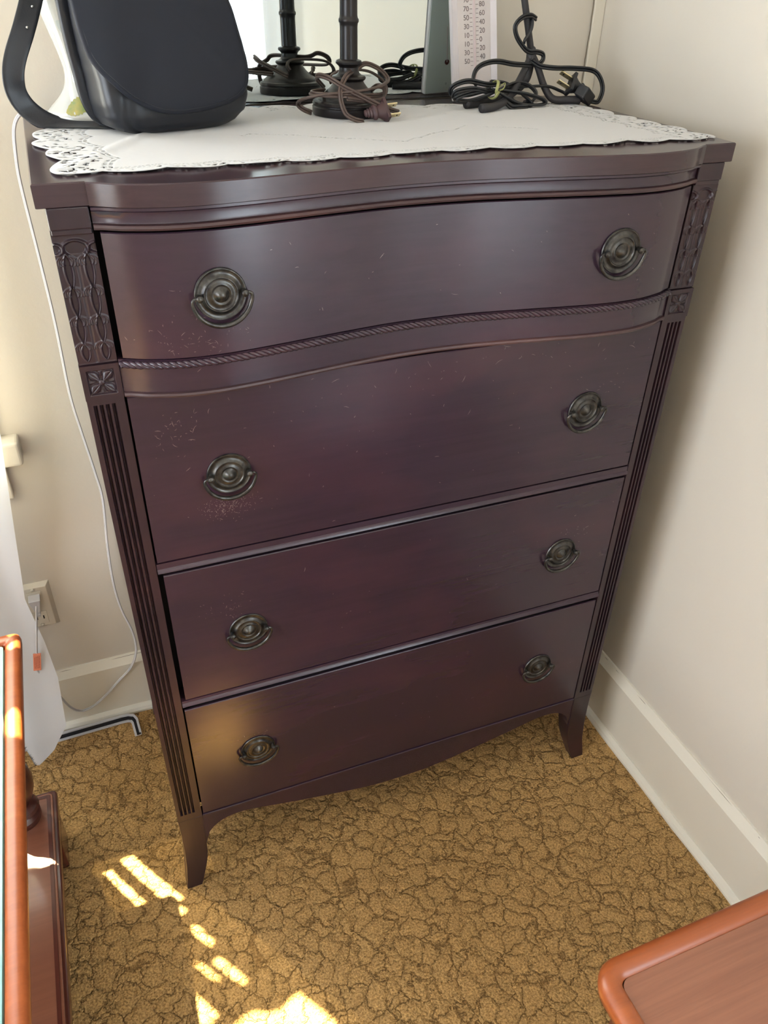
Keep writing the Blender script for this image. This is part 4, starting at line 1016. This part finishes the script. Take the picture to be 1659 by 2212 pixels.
# ------------------------------------------------------------------ sheer curtains
SUN_SLITS = [(-0.812, -0.786, 0.735, 1.010), (-0.852, -0.836, 0.745, 1.000), (-0.8215, -0.8125, 1.13, 1.226), (-0.838, -0.827, 1.285, 1.41), (-0.872, -0.860, 1.285, 1.375), (-0.910, -0.790, 1.57, 2.02), (-0.828, -0.803, 1.035, 1.065), (-0.962, -0.915, 1.38, 1.50), (-1.00, -0.94, 0.86, 0.96)]  # holes added to the unseen part of the curtain, shaped to cast sun patches
def curtain_back():
    NX, NZ = 420, 330; X0, X1 = -1.82, -0.60; Z1 = 2.33
    edge = [(0.0, -0.735), (0.018, -0.720), (0.05, -0.695), (0.114, -0.657), (0.24, -0.648), (0.335, -0.655), (0.45, -0.668), (0.845, -0.621), (1.2, -0.612), (2.33, -0.60)]
    bot = [(-1.82, 0.03), (-0.80, 0.14), (-0.756, 0.105), (-0.744, 0.021), (-0.735, 0.018), (-0.70, 0.045), (-0.60, 0.13)]
    yz = [(0.0, 0.392), (0.10, 0.402), (0.24, 0.435), (0.33, 0.452), (0.45, 0.458), (0.62, 0.445), (0.85, 0.435), (2.33, 0.440)]
    v = []; idx = {}
    for j in range(NZ + 1):
        z = Z1 * (j / NZ); ex = lin(edge, z)
        for i in range(NX + 1):
            u = i / NX; x = X0 + (ex - X0) * u
            zb_ = lin(bot, x); zz = max(z, zb_) if z < 0.16 else z
            y = lin(yz, zz) + 0.0085 * math.sin(x * 62 + 0.6 * math.sin(zz * 2.1)) * (0.35 + 0.65 * min(1, zz)) + 0.003 * math.sin(x * 23 + zz * 5)
            v.append((x, min(y, 0.472), zz))
    f = []
    for j in range(NZ):
        z = Z1 * (j + 0.5) / NZ
        for i in range(NX):
            a = j * (NX + 1) + i; c = v[a]; d = v[a + NX + 2]; xm, zm = (c[0] + d[0]) / 2, (c[2] + d[2]) / 2
            if any(s[0] < xm < s[1] and s[2] < zm < s[3] for s in SUN_SLITS): continue
            if abs(c[2] - d[2]) < 1e-6: continue
            f.append((a, a + 1, a + NX + 2, a + NX + 1))
    o = link('sheer_curtain', mesh('sheer_curtain', v, f), CURT, None, True)
    return tag(o, 'white sheer curtain hanging to the carpet at the left of the outlet', 'curtain')
curtain_back()
v = []; f = []; NX, NZ = 300, 8
for j in range(NZ + 1):
    for i in range(NX + 1):
        y = -2.50 + 1.50 * i / NX; z = 0.04 + 2.24 * j / NZ
        v.append((XR - 0.085 + 0.018 * math.sin(y * 48 + 0.9 * math.sin(y * 9)) + 0.004 * math.sin(y * 131), y, z))
for j in range(NZ):
    for i in range(NX): a = j * (NX + 1) + i; f.append((a, a + 1, a + NX + 2, a + NX + 1))
tag(link('sheer_curtain', mesh('side_curtain', v, f), CURT2, None, True), 'bright backlit sheer curtain seen only in the mirror beside the bag', 'curtain')

# ------------------------------------------------------------------ tables
def rrect(x0, x1, y0, y1, r, n=8):
    P_ = []
    for (cx, cy, a0) in ((x1 - r, y1 - r, 0), (x0 + r, y1 - r, 90), (x0 + r, y0 + r, 180), (x1 - r, y0 + r, 270)):
        for k in range(n + 1):
            a = math.radians(a0 + 90 * k / n); P_.append((cx + r * math.cos(a), cy + r * math.sin(a)))
    return P_
def ringmesh(x0, x1, y0, y1, r, prof):
    """sweep profile (inset, z) round a rounded rectangle"""
    v = []; f = []; k = len(prof); m = None
    for (ins, z) in prof:
        P_ = rrect(x0 + ins, x1 - ins, y0 + ins, y1 - ins, max(r - ins, 0.004)); m = len(P_)
        v += [(x, y, z) for x, y in P_]
    for j in range(k):
        jj = (j + 1) % k
        for i in range(m): f.append((j * m + i, j * m + (i + 1) % m, jj * m + (i + 1) % m, jj * m + i))
    return G().add(v, f)
def slab_rr(x0, x1, y0, y1, r, z0, z1):
    P_ = rrect(x0, x1, y0, y1, r); m = len(P_)
    return G().add([(x, y, z0) for x, y in P_] + [(x, y, z1) for x, y in P_], [tuple(range(m - 1, -1, -1)), tuple(range(m, 2 * m))] + [(i, (i + 1) % m, (i + 1) % m + m, i + m) for i in range(m)])
# right table
RX0, RX1, RY0, RY1, RZ = -0.045, 0.44, -1.54, -0.632, 0.60
rt_ = thing('glossy_table', 'glossy cherry table with raised rounded rim at the bottom right corner', 'table', ((RX0 + RX1) / 2, (RY0 + RY1) / 2, 0))
ringmesh(RX0, RX1, RY0, RY1, 0.035, [(0.001, RZ - 0.024), (-0.001, RZ - 0.012), (0.002, RZ - 0.004), (0.007, RZ), (0.014, RZ + 0.0005), (0.021, RZ - 0.0015), (0.0255, RZ - 0.005), (0.0265, RZ - 0.010), (0.0265, RZ - 0.024)]).build('rim', TABLEW, rt_, smooth=True)
slab_rr(RX0 + 0.0262, RX1 - 0.0262, RY0 + 0.0262, RY1 - 0.0262, 0.012, RZ - 0.022, RZ - 0.0065).build('tabletop', TABLEP, rt_)
G().box(RX0 + 0.03, RX1 - 0.03, RY1 - 0.045, RY1 - 0.03, RZ - 0.11, RZ - 0.024).box(RX0 + 0.03, RX0 + 0.045, RY0 + 0.03, RY1 - 0.045, RZ - 0.11, RZ - 0.024).box(RX1 - 0.045, RX1 - 0.03, RY0 + 0.03, RY1 - 0.045, RZ - 0.11, RZ - 0.024).build('apron', TABLED, rt_, bevel=0.002)
LEGP = [(0.017, 0.0), (0.020, 0.01), (0.014, 0.03), (0.022, 0.055), (0.016, 0.075), (0.018, 0.2), (0.024, 0.34), (0.016, 0.38), (0.024, 0.40), (0.024, 0.49)]
for x in (RX0 + 0.06, RX1 - 0.06):
    for y in (RY0 + 0.06, RY1 - 0.06):
        G().lathe([(r * 1.05, z) for r, z in LEGP], (x, y, 0), 20).build('leg', TABLED, rt_, autos=True)
settle(rt_)
# left two-tier stand
TX0, TX1, TY0, TY1, TZ = -1.22, -0.657, -0.90, 0.238, 0.555
lt = thing('two_tier_stand', 'cherry two tier stand with glass inset top and turned posts at the left edge', 'table', ((TX0 + TX1) / 2, (TY0 + TY1) / 2, 0))
ringmesh(TX0, TX1, TY0, TY1, 0.014, [(0.001, TZ - 0.022), (0.0, TZ - 0.012), (0.0015, TZ - 0.004), (0.006, TZ), (0.014, TZ + 0.0005), (0.021, TZ - 0.001), (0.0255, TZ - 0.004), (0.0265, TZ - 0.022)]).build('rim', TABLEW, lt, smooth=True)
slab_rr(TX0 + 0.027, TX1 - 0.027, TY0 + 0.027, TY1 - 0.027, 0.006, TZ - 0.021, TZ - 0.0125).build('tabletop', TABLEP, lt)
slab_rr(TX0 + 0.0285, TX1 - 0.0285, TY0 + 0.0285, TY1 - 0.0285, 0.006, TZ - 0.0122, TZ - 0.0035).build('glass_inset', GLASS, lt)
SX0, SX1, SY0, SY1, SZ = -1.20, -0.6840, -0.88, 0.2240, 0.13
slab_rr(SX0, SX1, SY0, SY1, 0.010, SZ - 0.020, SZ - 0.004).build('shelf', TABLED, lt, bevel=0.003)
slab_rr(SX0 + 0.006, SX1 - 0.0075, SY0 + 0.006, SY1 - 0.0075, 0.010, SZ - 0.004, SZ).build('shelf_top', TABLEP, lt, bevel=0.0015)
ringmesh(SX0, SX1, SY0, SY1, 0.008, [(0.0185, SZ), (0.0190, SZ + 0.0012), (0.0125, SZ + 0.0012), (0.012, SZ)]).build('inlay_line', TABLED, lt)
slab_rr(SX0 + 0.004, SX1 - 0.004, SY0 + 0.004, SY1 - 0.004, 0.010, SZ - 0.05, SZ - 0.020).build('shelf_frieze', TABLED, lt, bevel=0.002)
POSTP = [(0.034, 0.0), (0.0355, 0.006), (0.0355, 0.016), (0.030, 0.020), (0.027, 0.023), (0.034, 0.028), (0.037, 0.034), (0.034, 0.040), (0.026, 0.044), (0.0225, 0.048), (0.024, 0.054), (0.033, 0.070), (0.040, 0.092), (0.042, 0.112), (0.039, 0.135), (0.030, 0.165), (0.022, 0.20), (0.018, 0.24), (0.020, 0.30), (0.027, 0.35), (0.030, 0.40)]
for x in (-0.748, TX0 + 0.09):
    for y in (0.172, TY0 + 0.09):
        G().lathe([(r, SZ + z) for r, z in POSTP], (x, y, 0), 36).build('turned_post', TABLED, lt, autos=True)
for x in (SX1 - 0.038, SX0 + 0.036):
    for y in (0.162, SY0 + 0.08):
        G().box(x - 0.034, x + 0.034, y - 0.040, y + 0.035, 0.0, SZ - 0.05).build('leg', TABLED, lt, bevel=0.003)
settle(lt)
